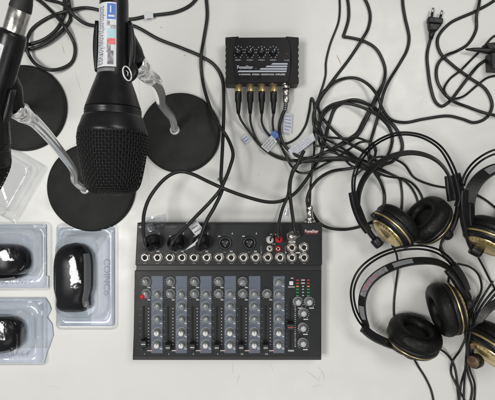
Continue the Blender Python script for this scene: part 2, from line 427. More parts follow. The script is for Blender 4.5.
for (x, y, kd) in KN:
    # position so the knob's middle height sits over the traced centre
    p = P(x, y, ZP+.008); inst(protos[kd], 'knob', (p.x-MO.x, p.y-MO.y, ZP-MO.z), mix, R(random.choice([-8, 0, 5, 14, -20, 30, 120] if kd == 'grey' else [-4, 0, 6])))
for o in protos.values(): bpy.data.objects.remove(o)
mb = MB(); p = P(142.0, 296.6, ZP+.011); lathe(mb, [(0, 0), (.0038, 0), (.0036, .003), (0, .0036)], (p.x, p.y, ZP+.0095), (0, 0, 1), 'red', 24); mb.build('red_sticker_dot', mix, MO)
# faders
def fader(px, y0, y1, yc, w_, line, wide=False):
    mb = MB(); q = quad((px-.9, y0), (px+.9, y0), (px+.9, y1), (px-.9, y1), ZP); prism(mb, q, ZP-.0002, ZP+.0005, 'hole'); mb.build('fader_slot', mix, MO)
    mb = MB(); c = P(px, yc, ZP+.008)
    box(mb, (c.x, c.y, ZP+.0030), (.0012, .004, .006), 'steel')
    box(mb, (c.x, c.y, ZP+.0085), (ps(w_), ps(8.6), .006), 'knobdark', top=(.85, .62))
    cap = mb.build('fader_cap', mix, MO, bevel=.0008)
    mb = MB(); box(mb, (c.x, c.y, ZP+.01165), (ps(w_)*.72, .0011, .0005), line); mb.build('cap_line', cap, MO)
for i, x in enumerate(SX): fader(x-13.3, 306, 350, 343.4 if i == 0 else (347.0 if i != 2 else 346.6), 5.6, 'white')
fader(290.6, 299, 348.5, 326.6, 7.6, 'redprint')
# phantom button
mb = MB(); box(mb, P(291.2, 283, ZP+.0016), (ps(3.8), ps(3.8), .0034), 'whitecap'); mb.build('push_button', mix, MO, bevel=.0005)
# jack sockets
mb = MB()
lathe(mb, [(.0078, 0), (.0078, .0012), (.0074, .0016), (.0062, .0016), (.0058, .003), (.0046, .0034), (.0033, .0030), (.0031, .0006)], (0, 0, 0), (0, 0, 1), 'nickel', 24, flute=(6, .035))
lathe(mb, [(.0031, .0008), (0, .0008)], (0, 0, 0), (0, 0, 1), 'hole', 24); jack0 = mb.build('jack_socket')
JX = [144.8, 157.4, 169.6, 182, 194, 206.6, 218.9, 231.2, 243.5, 255.6, 267.8, 280.1, 292, 304.2]
for x, y in [(x, 257.6) for x in JX] + [(292, 247.6), (304, 247.4)]:
    p = P(x, y, ZD+.003); inst(jack0, 'jack_socket', (p.x-MO.x, p.y-MO.y, ZD), mix, R(random.uniform(0, 60)))
p = P(292, 236.4, ZD+.003); inst(jack0, 'jack_socket', (p.x-MO.x, p.y-MO.y, ZD), mix); bpy.data.objects.remove(jack0)
# XLR sockets
def xlr_socket(x, y):
    c = P(x, y, ZD)
    mb = MB(); lathe(mb, [(0, .0002), (.0072, .0002), (.0072, .0004)], c, (0, 0, 1), 'casedark', 32)
    lathe(mb, [(.0070, .0), (.0070, .0022), (.0098, .0022), (.0104, .0)], c, (0, 0, 1), 'knobdark', 40)
    s = mb.build('microphone_socket', mix, MO)
    for a in (90+210, 90+150-0, 90+30+30-60+0):
        pass
    for a in (-90, 30, 150):
        mb = MB(); lathe(mb, [(.0013, 0), (.0013, .0022), (.0006, .0024), (0, .0024)], (c.x+.0042*math.cos(R(a)), c.y+.0042*math.sin(R(a)), ZD+.0002), (0, 0, 1), 'greyplastic', 12); mb.build('contact', s, MO)
for x in (152, 176.4, 200.8, 225.2, 249.4): xlr_socket(x, 243)
# RCA sockets
for x, m_ in ((269.6, 'white'), (278.0, 'red')):
    for y in (239.6, 248.4):
        c = P(x, y, ZD); mb = MB()
        lathe(mb, [(.0046, 0), (.0046, .002), (.0030, .0022), (.0030, .004)], c, (0, 0, 1), 'whitecap' if m_ == 'white' else 'red', 28)
        lathe(mb, [(.0029, .0022), (.0029, .0058), (.0017, .0058), (.0017, .003)], c, (0, 0, 1), 'nickel', 24); lathe(mb, [(.0017, .0032), (0, .0032)], c, (0, 0, 1), 'hole', 16)
        mb.build('phono_socket', mix, MO)
pr = MB(); z = ZD+.0002
text(pr, 'FoneStar', P(311.5, 231.3, z), .0062, 'pinkprint', bold=.00018, sx=.92); dash(pr, 311.5, 233.6, 12, .35, 'redprint', z)
for i, x in enumerate((152, 176.4, 200.8, 225.2, 249.4)):
    dash(pr, x-6.0, 236.2, 2.6, .9, 'silverprint', z) ; text(pr, str(i+1), P(x+7, 233.6, z), .0034, 'white', bold=.0001); dash(pr, x+6.0, 251.2, 2.8, .8, 'silverprint', z); dash(pr, x-.4, 252.2, 3, .4, 'dimprint', z)
text(pr, 'MIC', P(140.8, 227.2, z), .0032, 'white', bold=.0001)
for x in JX: dash(pr, x, 263.4, 3.4, .4, 'dimprint', z)
text(pr, 'PHONES', P(292, 241.9, z), .0028, 'white', bold=.00015); text(pr, 'MAIN', P(298, 252.8, z), .0028, 'white', bold=.00015)
text(pr, 'IN  OUT', P(273.5, 234.4, z), .0025, 'white', bold=.0001); text(pr, '2-TR', P(273.8, 244.0, z), .0024, 'white'); text(pr, '7', P(261.5, 252.6, z), .0032, 'white'); text(pr, '8', P(286, 252.6, z), .0032, 'white')
for a, b, c_, d in ((261, 246.5, 261, 263), (285.2, 246.5, 285.2, 263)): dash(pr, a, 254.5, .35, 17, 'dimprint', z)
text(pr, 'MIC / LINE INPUT', P(171, 227.0, z), .0022, 'dimprint'); pr.build('deck_print', mix, MO)

# ------------------------------------------------------------------ headphone amplifier
ampt = thing('headphone_amplifier', P(262, 62, 0), 'small black four channel headphone amplifier with gold plugs along its front', 'amplifier')
AO = ampt.location.copy(); ZA = .030
mb = MB(); prism(mb, quad((233, 37.5), (291, 37.2), (291, 82.2), (233, 82.6), ZA-.0015), .003, ZA-.0015, 'amp'); mb.build('housing', ampt, AO, bevel=.001)
face = []
for sgn, xa in ((-1, 225.3), (1, 298.9)):
    xi = 237 if sgn < 0 else 287.5; pts = []
    # outer edge with ribs
    ys = np.linspace(37.2, 83.6, 33)
    for k, y in enumerate(ys):
        o_ = .0 if (k % 4 < 2 or k < 4 or k > 28) else -.8
        pts.append(P(xa - sgn*0 + sgn*o_, y, ZA))
    for k, y in enumerate(np.linspace(83.6, 36.2, 16)):
        t = (y-60)/24; pts.append(P(xi - sgn*3.6*(1-t*t)*-1 - sgn*2.0*(1 if abs(t) > .98 else 0), y, ZA))
    mb = MB(); prism(mb, [(p.x, p.y) for p in pts], .001, ZA, 'ampend'); mb.build('rubber_end_cap', ampt, AO, bevel=.0012)
hf_poly([(p.x, p.y) for p in quad((225, 36), (299, 36), (299, 84), (225, 84), ZA)], ZA)
pr = MB(); z = ZA-.0013
for i, x in enumerate((238.3, 250, 261.6, 273.3)):
    c = P(x, 51.6, ZA+.004); mb = MB()
    lathe(mb, [(.0052, 0), (.0050, .003), (.0043, .0034), (.0040, .009), (.0034, .0098), (0, .0098)], (c.x, c.y, ZA-.0015), (0, 0, 1), 'knobdark', 28, flute=(14, .03))
    k = mb.build('knob', ampt, AO); mb = MB(); a = R((130, 60, 80, 40)[i]); box(mb, (c.x+.0022*math.cos(a), c.y+.0022*math.sin(a), ZA+.0085), (.0032, .0009, .0005), 'silverprint', a); mb.build('pointer', k, AO)
    arc_ticks(pr, x, 51.6, 4.9, 'silverprint', z, 9, .6)
    text(pr, 'PHONE %d' % (i+1), P(x, 60.2, z), .0026, 'white', sx=.9)
    dash(pr, x-2.2, 57.4, .8, .8, 'silverprint', z); dash(pr, x+2.2, 57.4, .8, .8, 'silverprint', z)
text(pr, 'POWER', P(286.6, 60.4, z), .0022, 'silverprint'); text(pr, 'FoneStar', P(245, 67.4, z), .0068, 'silverprint', bold=.0002); text(pr, 'HA-4', P(255.6, 68.6, z), .0018, 'dimprint')
for (xa, xb, y) in ((237.3, 286.4, 71.4), (259.4, 286.8, 69.0), (265.4, 287.2, 66.5), (271, 287.6, 64.0)):
    prism(pr, quad((xa+1.6, y-.75), (xb, y-.75), (xb, y+.75), (xa, y+.75), z), z-.0001, z+.0001, 'silverprint')
text(pr, '4-CHANNEL  STEREO  HEADPHONE  AMPLIFIER', P(262, 74.6, z), .0033, 'white', sx=1.02, bold=.00008)
pr.build('face_print', ampt, AO)
mb = MB(); lathe(mb, [(.0018, 0), (.0018, .0012), (0, .0018)], P(286.6, 54.2, ZA-.0015), (0, 0, 1), 'bronze', 16); mb.build('power_lamp', ampt, AO)
mb = MB()
for x in (238.3, 250, 261.6, 273.3, 286):
    c = P(x, 82.4, ZA-.002); lathe(mb, [(.0056, -.001), (.0056, .0012), (.0045, .002)], (c.x, c.y, .018), (0, -1, 0), 'nickel', 6)
mb.build('socket_nuts', ampt, AO)
mb = MB()
for (x, y) in ((230.5, 40.5), (293.5, 40.5), (230.5, 80), (293.5, 80)):
    pass

# ------------------------------------------------------------------ microphone stands
def disc_base(px, py, rp, label):
    t = thing('microphone_stand', P(px, py, 0), label, 'microphone stand', 'round based microphone stands'); o = t.location.copy(); r = ps(rp)
    mb = MB(); lathe(mb, [(0, .0), (r-.001, .0), (r, .0012), (r+.0002, .0070), (r-.0006, .0088), (r-.003, .0098), (r*.5, .0102), (.010, .0104), (0, .0104)], (o.x, o.y, 0), (0, 0, 1), 'base', 96)
    mb.build('base', t, o)
    mb = MB(); lathe(mb, [(r-.004, .0001), (r+.0011, .0001), (r+.0014, .0022), (r+.0001, .0034)], (o.x, o.y, 0), (0, 0, 1), 'rubber', 96); mb.build('rubber_rim', t, o)
    hf_disc(o, r+.002, .0105); return t, o
def stand_tube(t, o, pts, r0, r1):
    q = catmull([P(*p) for p in pts], .003); n = len(q)
    rr = [r0+(r1-r0)*i/(n-1) for i in range(n)]
    mb = MB(); tube(mb, q, rr, 'chrome', 60, flute=(5, .10, .02)); mb.build('stem', t, o)  # flutes added so the stem's reflections break into light and dark streaks
    mb = MB(); c = Vector(q[0]); lathe(mb, [(.0078, 0), (.0078, .0012), (.0066, .0022), (r0, .003)], (c.x, c.y, .0103), (0, 0, 1), 'chrome', 28); mb.build('foot_nut', t, o)
    return Vector(q[-1]), (Vector(q[-1])-Vector(q[-4])).normalized()
s1, o1 = disc_base(180.7, 133.3, 39.2, 'microphone stand with round black base right of the upright microphone and curved chrome stem')
end1, d1 = stand_tube(s1, o1, [(174.8, 130, .010), (174.4, 126, .022), (172.6, 119, .044), (167.4, 112.6, .070), (162.0, 104.6, .108), (160.2, 92, .168), (156.0, 82, .214), (148.5, 75.5, .245)], .0050, .0068)
s2, o2 = disc_base(92.3, 187.3, 43.2, 'microphone stand with large round black base under the head of the upright microphone')
end2, d2 = stand_tube(s2, o2, [(85, 189, .010), (81.5, 187.4, .020), (75.2, 182.0, .033), (74.0, 172.5, .056), (60.5, 152, .115), (47, 134.8, .170), (35, 122, .215), (31, 118, .228)], .0048, .0064)
s3, o3 = disc_base(25.0, 108.5, 42.0, 'microphone stand with round black base partly hidden behind the tilted microphone at left edge')
end3, d3 = stand_tube(s3, o3, [(25, 108.5, .010), (20, 106, .03), (8, 101, .075), (-10, 94, .13), (-35, 84, .19)], .0050, .0062)

# ------------------------------------------------------------------ microphones
def microphone(p_tail, p_head, label, tail_xlr):
    a, b = Vector(p_tail), Vector(p_head); n = (b-a).normalized(); L = .185
    t = thing('microphone', a, label, 'microphone', 'vocal microphones')
    k = .914e-3
    def at(y): return (y+7.4)*k
    mb = MB()
    lathe(mb, [(0, 0), (.0095, 0), (.0118, .001), (.0125, .004), (14.0*k, at(3)), (14.6*k, at(55)), (15.6*k, at(74)), (17.6*k, at(80)), (22.3*k, at(93)), (26.2*k, at(105)), (27.2*k, at(108))], a, n, 'micbody', 64)
    mb.build('body', t, a)
    mb = MB()
    prof = [(26.2*k, at(107.6)), (27.0*k, at(109))]
    for j in range(4): prof += [(27.5*k, at(109.6+j*1.6)), (27.9*k, at(110.3+j*1.6)), (27.3*k, at(110.9+j*1.6))]
    prof += [(28.6*k, at(116.4)), (29.6*k, at(118)), (31.5*k, at(124)), (33.4*k, at(129)), (34.2*k, at(132.5)), (33.8*k, at(134)), (32.6*k, at(134.6))]
    lathe(mb, prof, a, n, 'micbody', 72); mb.build('grille_collar', t, a)
    # woven wire basket
    pr_ = [(33.4, 133), (34.0, 137), (33.8, 144), (33.0, 152), (31.6, 162), (29.8, 172), (27.6, 182), (25.8, 187), (22.5, 191), (17, 193.6), (10, 194.8), (2, 195.2)]
    c = catmull([(r_*k, at(y)) for r_, y in pr_], .0012)
    s = np.concatenate([[0], np.cumsum(np.hypot(*np.diff(c, axis=0).T))]); tot = s[-1]
    u, v, _ = frame_of(n)
    mb = MB(); lathe(mb, [(max(p[0]-.0016, .0), p[1]-.0006) for p in c[::3]] + [(0, c[-1][1]-.001)], a, n, 'foam', 48); mb.build('foam_liner', t, a)
    mb = MB(); NM = 68
    # meridian wires, weaving in and out of the hoops
    hoops = 27
    for q in range(NM):
        ang = 2*math.pi*q/NM; pts = []
        lim = tot*(1 if q % 4 == 0 else .93 if q % 2 == 0 else .84)
        for i in range(0, 82):
            ss = lim*i/81; r_ = np.interp(ss, s, c[:, 0]); h_ = np.interp(ss, s, c[:, 1])
            r_ += .00042*math.cos(math.pi*(ss/tot*hoops + q))
            pts.append(a + n*h_ + (u*math.cos(ang) + v*math.sin(ang))*r_)
        tube(mb, pts, .00034, 'grille', 5, False)
    for j in range(1, hoops+1):
        ss = tot*(j-.5)/hoops; r0 = np.interp(ss, s, c[:, 0]); h_ = np.interp(ss, s, c[:, 1]); pts = []
        nn = 2*NM
        for i in range(nn+1):
            ang = 2*math.pi*i/nn; r_ = r0 + .00030*math.cos(math.pi*(i/2 + j)) ; pts.append(a + n*h_ + (u*math.cos(ang)+v*math.sin(ang))*r_)
        tube(mb, pts, .00034, 'grille', 5, False)
    mb.build('wire_grille', t, a)
    return t, a, n, k, at
# upright microphone, held level above the table
ZM = .30
m1, a1, n1, k1, at1 = microphone(P(114.2, -7.4, ZM), P(112.6, 195, ZM-.003), 'large black microphone with white picture sticker, wire head pointing down the table', None)
m2, a2, n2, k2, at2 = microphone(P(13.8, 31.5, .285), P(-34, 195, .245), 'black microphone cut off by the left edge with silver cable connector at its tail', None)
# sticker wrapped on the first microphone body
def wrap(mb, a, n, rad, s0, s1, a0, a1_, m, seg=14, ns=6, upv=Vector((0, 0, 1)), lift=.0003):
    """patch on a lathe body: s along axis, angle from straight-up (degrees, + to the viewer's right)"""
    side = n.cross(upv).normalized(); up = side.cross(n)
    if up.z < 0: up = -up
    rt = Vector((1, 0, 0)); side = side if side.dot(rt) > 0 else -side
    vs = []
    for i in range(ns+1):
        ss = s0 + (s1-s0)*i/ns; rr = rad(ss)+lift
        for j in range(seg+1):
            g = R(a0 + (a1_-a0)*j/seg); vs.append(a + n*ss + side*(rr*math.sin(g)) + up*(rr*math.cos(g)))
    w_ = seg+1
    mb.add(vs, [(i*w_+j, i*w_+j+1, (i+1)*w_+j+1, (i+1)*w_+j) for i in range(ns) for j in range(seg)], m)
rad1 = lambda s_: np.interp(s_, [at1(3), at1(55), at1(74)], [14.0*k1, 14.6*k1, 15.6*k1])
mb = MB(); wrap(mb, a1, n1, rad1, at1(8), at1(70.5), -62, 26, 'paper', 20, 12); st = mb.build('sticker', m1, a1)
def patch(y0, y1, g0, g1, m_, nm, lift=.00042):
    mb = MB(); wrap(mb, a1, n1, rad1, at1(y0), at1(y1), g0, g1, m_, 8, 4, lift=lift); mb.build(nm, st, a1)
patch(9.5, 24.5, -9, 24, 'blueprint', 'blue_picture'); patch(11.5, 18.5, 2, 7, 'paper', 'white_emblem', .0005); patch(20.5, 22.5, -4, 19, 'paper', 'white_emblem', .0005)
patch(26, 31, -9, 2, 'greypic', 'photo_patch'); patch(30, 37, 4, 24, 'greypic', 'photo_patch'); patch(34, 42.5, -8, 24, 'teal', 'photo_patch', .00046); patch(43, 49, -8, 23, 'redpic', 'photo_patch'); patch(49.2, 57, -9, 6, 'greypic', 'photo_patch'); patch(55, 68.5, -5, 16, 'greypic', 'photo_patch', .00046)
mb = MB(); c = bpy.data.curves.new('t', 'FONT'); c.body = 'Εδλκογ/Μαντζασταρισε'; c.size = .0100; c.align_x = 'LEFT'; c.align_y = 'CENTER'; c.offset = .00004
o = bpy.data.objects.new('t', c); COL.objects.link(o); me = bpy.data.meshes.new_from_object(o)
wl = max(v.co.x for v in me.vertices); bmx = bmesh.new(); bmx.from_mesh(me); bmesh.ops.subdivide_edges(bmx, edges=bmx.edges[:], cuts=1); bmx.to_mesh(me); bmx.free()
vs = []
for vv in me.vertices:
    y_ = 69.0 - (vv.co.x/wl)*57.5; ss = at1(y_); rr = rad1(ss)+.00045; ang = R(-36) - (-vv.co.y)*-1/rr*1.0
    ang = R(-36) - vv.co.y/rr
    vs.append(a1 + n1*ss + Vector((1, 0, 0))*(rr*math.sin(ang)) + Vector((0, 0, 1))*(rr*math.cos(ang)))
mb.add(vs, [tuple(p.vertices) for p in me.polygons], 'ink', False); mb.build('sticker_text', st, a1)
bpy.data.objects.remove(o)
# white sticker on second microphone
rad2 = lambda s_: np.interp(s_, [at2(3), at2(55), at2(74)], [14.0*k2, 14.6*k2, 15.6*k2])
mb = MB(); wrap(mb, a2, n2, rad2, .014, .052, -50, 14, 'paper', 14, 10); st2 = mb.build('sticker', m2, a2)
for q in range(6):
    mb = MB(); wrap(mb, a2, n2, rad2, .018+q*.0055, .0215+q*.0055, -6, 8 if q % 2 else 4, 'ink', 4, 2, lift=.00045); mb.build('sticker_letter', st2, a2)

# clips and collars (part of the stands)
def clip(t, o, a, n, s0, s1, ri, ro, end, dirn, bulge, ang_mid):
    side = Vector((0, 0, 1)).cross(n).normalized()
    if side.x < 0: side = -side
    up = n.cross(side).normalized()
    if up.z < 0: up = -up
    mb = MB(); vs = []; ns, seg = 10, 22
    for i in range(ns+1):
        f = i/ns; ss = s0+(s1-s0)*f; sh = math.sin(math.pi*f)
        for lay_ in (0, 1):
            for j in range(seg+1):
                g = R(112 + 136*j/seg - 0) if False else R(78 + 204*j/seg)   # from the right side, under, to the left side
                rr = ri if lay_ == 0 else ro*(1-.10*(1-sh)) + (bulge*sh*max(0, math.sin(g)))
                vs.append(a + n*ss + side*(rr*math.sin(g)) + up*(rr*math.cos(g)))
    w_ = seg+1
    def I(i, l, j): return i*2*w_+l*w_+j
    fs = []
    for i in range(ns):
        for j in range(seg):
            fs.append((I(i,1,j), I(i,1,j+1), I(i+1,1,j+1), I(i+1,1,j))); fs.append((I(i,0,j), I(i+1,0,j), I(i+1,0,j+1), I(i,0,j+1)))
        fs.append((I(i,0,0), I(i,1,0), I(i+1,1,0), I(i+1,0,0))); fs.append((I(i,0,seg), I(i+1,0,seg), I(i+1,1,seg), I(i,1,seg)))
    for j in range(seg):
        fs.append((I(0,0,j), I(0,0,j+1), I(0,1,j+1), I(0,1,j))); fs.append((I(ns,0,j), I(ns,1,j), I(ns,1,j+1), I(ns,0,j+1)))
    mb.add(vs, fs, 'plastic'); c = mb.build('microphone_clip', t, o)
    return c
clip(s1, o1, a1, n1, at1(22), at1(72), 14.9*k1, 20.0*k1, end1, d1, .0015, 0)
clip(s2, o2, a2, n2, .052, .098, 14.9*k2, 19.6*k2, end2, d2, .001, 0)
def swivel(t, o, pts, rad, collar, crad):
    q = catmull(pts, .003); rr = np.interp(np.linspace(0, 1, len(q)), np.linspace(0, 1, len(rad)), rad)
    mb = MB(); tube(mb, q, list(rr), 'plastic', 20); mb.build('swivel', t, o)
    A, B = Vector(collar[0]), Vector(collar[1]); n_ = (B-A); L_ = n_.length
    mb = MB(); lathe(mb, [(crad[0]*.80, -.0005), (crad[0]*.96, .0), (crad[0], .0012), (crad[0], L_*.32), (crad[0]*.86, L_*.36), (crad[0]*.86, L_*.44), (crad[0]*.97, L_*.48), (crad[1]*1.1, L_*.84), (crad[1], L_)], A, n_, 'chrome', 40)
    mb.build('thread_collar', t, o)
swivel(s1, o1, [P(127, 38, ZM-.008), P(132, 50, ZM-.016), P(136, 58, .272), P(141, 67, .262)], [.008, .0095, .0085, .0078],
       (P(135.5, 62.5, .272), P(151, 79.5, .236)), (.0098, .0072))
swivel(s2, o2, [P(8, 78, .262), P(12, 92, .258), P(14, 103, .255), P(18, 108, .25)], [.009, .0105, .0095, .0078],
       (P(13, 107.5, .254), P(33, 121, .222)), (.0098, .0066))
# pale oval emblem on the clip (ring)
mb = MB(); ringp = [P(127.2+4.2*math.cos(t_)+.9*math.sin(t_), 73.6+7.0*math.sin(t_)+1.4*math.cos(t_), ZM+.0065-.003*math.cos(t_)) for t_ in np.linspace(0, 2*math.pi, 40)]
tube(mb, ringp, .0007, 'whitecap', 8, False); mb.build('white_emblem_ring', s1, o1)
mb = MB(); tube(mb, [P(126.2, 70.5, ZM+.0045), P(128.0, 72.5, ZM+.0045), P(127.6, 76, ZM+.0045)], .0006, 'whitecap', 8); mb.build('emblem_stroke', s1, o1)
mb = MB(); lathe(mb, [(0, 0), (.0105, 0), (.011, .003), (.0085, .0045), (0, .0045)], P(127.4, 73, ZM-.0022), (-.1, .25, 1), 'plastic', 32); mb.build('hinge_cap', s1, o1)
# blank plate over the seam of the mic body (shiny patch under the sticker)
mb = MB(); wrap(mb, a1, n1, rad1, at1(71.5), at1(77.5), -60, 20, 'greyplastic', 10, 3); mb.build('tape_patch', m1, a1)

# ------------------------------------------------------------------ microphone cables
def cable_thing(name, label, cat, at_, group=None): return thing(name, at_, label, cat, group)
RC = .0027
def xlr_body(parent, o, A, n, chrome_len=.020):
    mb = MB(); lathe(mb, [(.0090, -.003), (.0096, -.001), (.0098, .001), (.0098, chrome_len), (.0094, chrome_len+.0005)], A, n, 'nickel', 36); s_ = mb.build('connector_shell', parent, o)
    mb = MB(); lathe(mb, [(.0098, chrome_len), (.0100, chrome_len+.002), (.0092, chrome_len+.008), (.0072, chrome_len+.017), (.0052, chrome_len+.024), (.0044, chrome_len+.030), (.0030, chrome_len+.031)], A, n, 'rubber', 30); mb.build('strain_relief', parent, o)
    return A + n*(chrome_len+.030)
# connector on the tilted microphone
b2 = a2 - n2*.0005; nn2 = -n2
c2 = cable_thing('microphone_cable', 'black cable with silver connector plugged into the tail of the tilted microphone', 'cable', b2)
e = xlr_body(c2, b2, b2, nn2)
mb = MB(); tube(mb, catmull([e-nn2*.002, e+nn2*.02, e+nn2*.05+Vector((0, .01, .0)), e+Vector((.0, .12, -.06)), e+Vector((.03, .26, -.2))], .004), RC, 'cable'); mb.build('cord', c2, b2)
b1 = a1 - n1*.0005
c1 = cable_thing('microphone_cable', 'black cable leaving the tail of the microphone with the picture sticker', 'cable', b1)
e = xlr_body(c1, b1, b1, -n1)
mb = MB(); tube(mb, catmull([e+n1*.002, e-n1*.02, e-n1*.06+Vector((0, 0, -.02)), e+Vector((.02, .15, -.12)), e+Vector((.04, .26, -.26))], .004), RC, 'cable'); mb.build('cord', c1, b1)

def simple(pts, r, label, m='cable', name='cable', group='loose black cables on the table'):
    path = lay(pts, r); mb = MB(); o_ = path[len(path)//2].copy(); o_.z = 0
    tube(mb, path, r, m); o = mb.build(name, None, o_); o.location = o_; return tag(o, label, 'cable', group), path

simple([(64, -3), (64.5, 13), (57, 29), (45, 39), (33, 43.5), (20, 46), (8, 47)], RC, 'black cable curving down from top edge to the tilted microphone, upper of two')
simple([(68, -3), (70, 10), (70, 20), (63, 30), (48, 42), (33, 48.5), (20, 50), (5, 52)], RC, 'black cable curving down from top edge to the tilted microphone, lower of two')
simple([(30, -4), (38, 0), (52, 12), (66, 28.5), (75, 47), (72, 62), (60, 69), (47, 69.5), (34, 62.5), (26.5, 47), (31, 31), (47, 18.5), (66, 11.5), (84, 8), (98, 10), (114, 17), (130, 19.3), (148.6, 16), (176, 12), (190, 5.5), (199, -4)], RC, 'black cable making a round loop left of the sticker microphone, with clear tape')
simple([(36, -6), (45, -1), (63, 4.5), (76, 17.5), (86, 24), (98, 26), (112, 25), (126, 24.5), (136, 27), (158, 39), (180, 47.5), (200, 56), (214, 65), (222, 79), (223.8, 100), (223.4, 126), (222.4, 150), (221.4, 168), (221, 180), (222.5, 188), (215, 206), (207, 220), (203.5, 229, .066), (199.8, 240, .082), (198.3, 245, .080), (198.5, 245, .069)], RC, 'black cable passing behind the sticker microphone down to the rightmost mixer plug')
simple([(206, -4), (207.2, 16), (204, 38), (201, 58), (202.4, 79), (206, 95), (215.5, 120), (228, 139), (233, 154), (230, 167), (225, 180), (220, 190), (210, 202), (196, 216.5), (186, 227), (179, 233.5, .066), (173, 241.5, .082), (171.4, 245.2, .080), (171.8, 245.1, .069)], RC, 'black cable dropping from top edge to the middle one of three mixer plugs')
simple([(146.6, 245.3, .069), (145.8, 245.1, .080), (145, 240, .084), (143.4, 233, .070), (143.2, 226, .05), (144, 214, .02), (148, 201), (154, 191), (163, 180.5), (172, 174), (181, 171.5), (192, 174), (208, 181.5), (226, 189.5), (247, 197), (268, 202), (281, 201), (294, 194), (305, 181.5), (313, 169), (320, 156), (325, 140), (329.5, 122), (336.5, 107), (352, 101), (371, 106), (388, 120), (399, 134), (402, 149), (393, 161), (382, 165)], RC, 'black cable from leftmost mixer plug running right into the coiled ring')
# the cable tie round the two crossing cords
tie = MB(); c = P(222, 179.5, .006); 
tube(tie, [c + Vector((.0066*math.cos(t_), .002*math.sin(t_), .0052*math.sin(t_)+.001)) for t_ in np.linspace(0, 2*math.pi, 24)], .0011, 'dimprint', 8, False)
o_ = tie.build('cable_tie', None, c); o_.location = c; tag(o_, 'grey tie holding two crossing black cables above the mixer', 'cable tie')
# mixer microphone plugs, standing in the sockets
for k, (x, y, lb) in enumerate(((151.2, 243, 'leftmost'), (175.8, 243, 'middle'), (200.8, 243, 'rightmost'))):
    c = P(x, y, ZD+.010); c.z = ZD+.0022
    mb = MB(); lathe(mb, [(.0118, 0), (.0124, .001), (.0124, .010), (.0112, .0125), (.0106, .0140), (.0104, .020), (.0094, .023), (.0064, .027), (.0046, .033), (.0028, .034)], c, (0, 0, 1), 'plugblack', 40)
    o = mb.build('microphone_plug', None, c); o.location = c
    tag(o, lb + ' of three black round plugs standing in the mixer microphone sockets', 'plug', 'round plugs in the mixer')
    mb = MB()
    for q in range(3): lathe(mb, [(.0108, .0145+q*.0020), (.0110, .0152+q*.0020), (.0106, .0160+q*.0020)], c, (0, 0, 1), 'rubber', 30)
    mb.build('grip_ring', o, c)

# ------------------------------------------------------------------ amplifier plugs and their cords
RT = .0018
amp_cords = [
    ([(238.3, 113, .014), (241, 120, .008), (250, 133), (261, 146.6), (273, 155.5), (286, 160), (304, 159.5), (325, 158.5), (344, 157), (358, 158.5), (370, 163), (381, 169), (391, 174), (400, 178.5), (407, 183), (414, 192), (418, 203), (419, 215)], 'gold headphone plug, leftmost in the amplifier front, with its black cord'),
    ([(250.2, 113, .014), (250.6, 122, .008), (253.5, 132), (259.5, 143.5), (270, 152.4), (282, 157.5), (297, 161.8), (316, 161.5), (336, 160), (356, 161.5), (372, 168), (386, 172.5), (398.5, 178.5), (401.5, 189), (402, 204), (401, 218)], 'gold headphone plug, second from left in the amplifier front, with its black cord'),
    ([(261.8, 113, .014), (261.8, 122, .008), (265, 130), (271.5, 137), (284, 143.6), (296, 138.6), (305, 126.5), (309, 112), (311.6, 98), (313.3, 101), (314.2, 116), (313.8, 135), (314.2, 150), (312, 170), (310.5, 186), (310, 200), (309.6, 206, .030)], 'gold headphone plug, third from left, whose cord doubles back down to the mixer'),
    ([(273.7, 113, .014), (272.6, 122, .008), (274, 132), (279.6, 143.5), (285.4, 155), (291, 165.5), (298, 172), (306, 173), (315, 169.6), (325, 164), (338, 157), (350, 148.5), (361, 142), (372, 142.8), (376, 150), (374, 159)], 'gold headphone plug, rightmost of the four, with its thin black cord'),
]
AX = [238.3, 250.2, 261.8, 273.7]
for i, (pts, lb) in enumerate(amp_cords):
    p0 = P(AX[i], 90, .016); t = thing('headphone_plug', p0, lb, 'plug', 'gold plugs in the amplifier'); o_ = p0.copy()
    c = P(AX[i], 83.4, .021); y0 = c.y; y1 = P(AX[i], 92, .021).y; y2 = P(AX[i], 101.5, .017).y; y3 = P(AX[i], 114, .016).y
    mb = MB(); lathe(mb, [(.0028, -.004), (.0028, .001), (.0050, .0012), (.0050, (y0-y1)*.55), (.0056, (y0-y1)*.6), (.0056, (y0-y1)-.0005)], (c.x, y0, .021), (0, -1, 0), 'gold', 30); mb.build('gold_sleeve', t, o_)
    mb = MB(); lathe(mb, [(.0052, 0), (.0054, .0008), (.0053, y1-y2), (.0042, y1-y2+.0025), (.0036, (y1-y3)*.75), (.0026, y1-y3), (.002, y1-y3)], (c.x, y1, .021), (0, -1, -.16), 'plastic', 26); mb.build('plug_grip', t, o_)
    cord('cord', pts, RT, t, o_, 'cable2')
# silver plug, far right, thick cord
p0 = P(286, 90, .016); t = thing('metal_jack_plug', p0, 'silver jack plug at the right end of the amplifier front with thick black cord', 'plug'); o_ = p0.copy(); c = P(286, 83.5, .017)
mb = MB(); lathe(mb, [(.0032, -.003), (.0032, .001), (.0056, .0015), (.0056, .006), (.0050, .0065), (.0050, .0085), (.0058, .009), (.0058, .017), (.0050, .0175), (.0050, .019), (.0056, .0195), (.0054, .0275), (.0044, .030)], (c.x, c.y, .017), (0, -1, 0), 'nickel', 30); mb.build('plug_shell', t, o_)
mb = MB()
for q in range(5):
    yy = c.y-.029-q*.0028; lathe(mb, [(.0032, 0), (.0040, .0004), (.0040, .0012), (.0032, .0016)], (c.x-.0006*q*.5, yy, .0165-q*.0006), (0, -1, 0), 'steel', 20)
mb.build('cord_spring', t, o_)
cord('cord', [(286, 101, .016), (285.4, 108, .013), (282, 116, .006), (279.6, 126), (280.4, 136), (285, 146), (294, 154), (305, 158.5), (318, 155.5), (331, 149.5), (345, 141), (357, 133), (363, 122), (370.5, 108), (377, 95), (383, 84)], RC, t, o_)

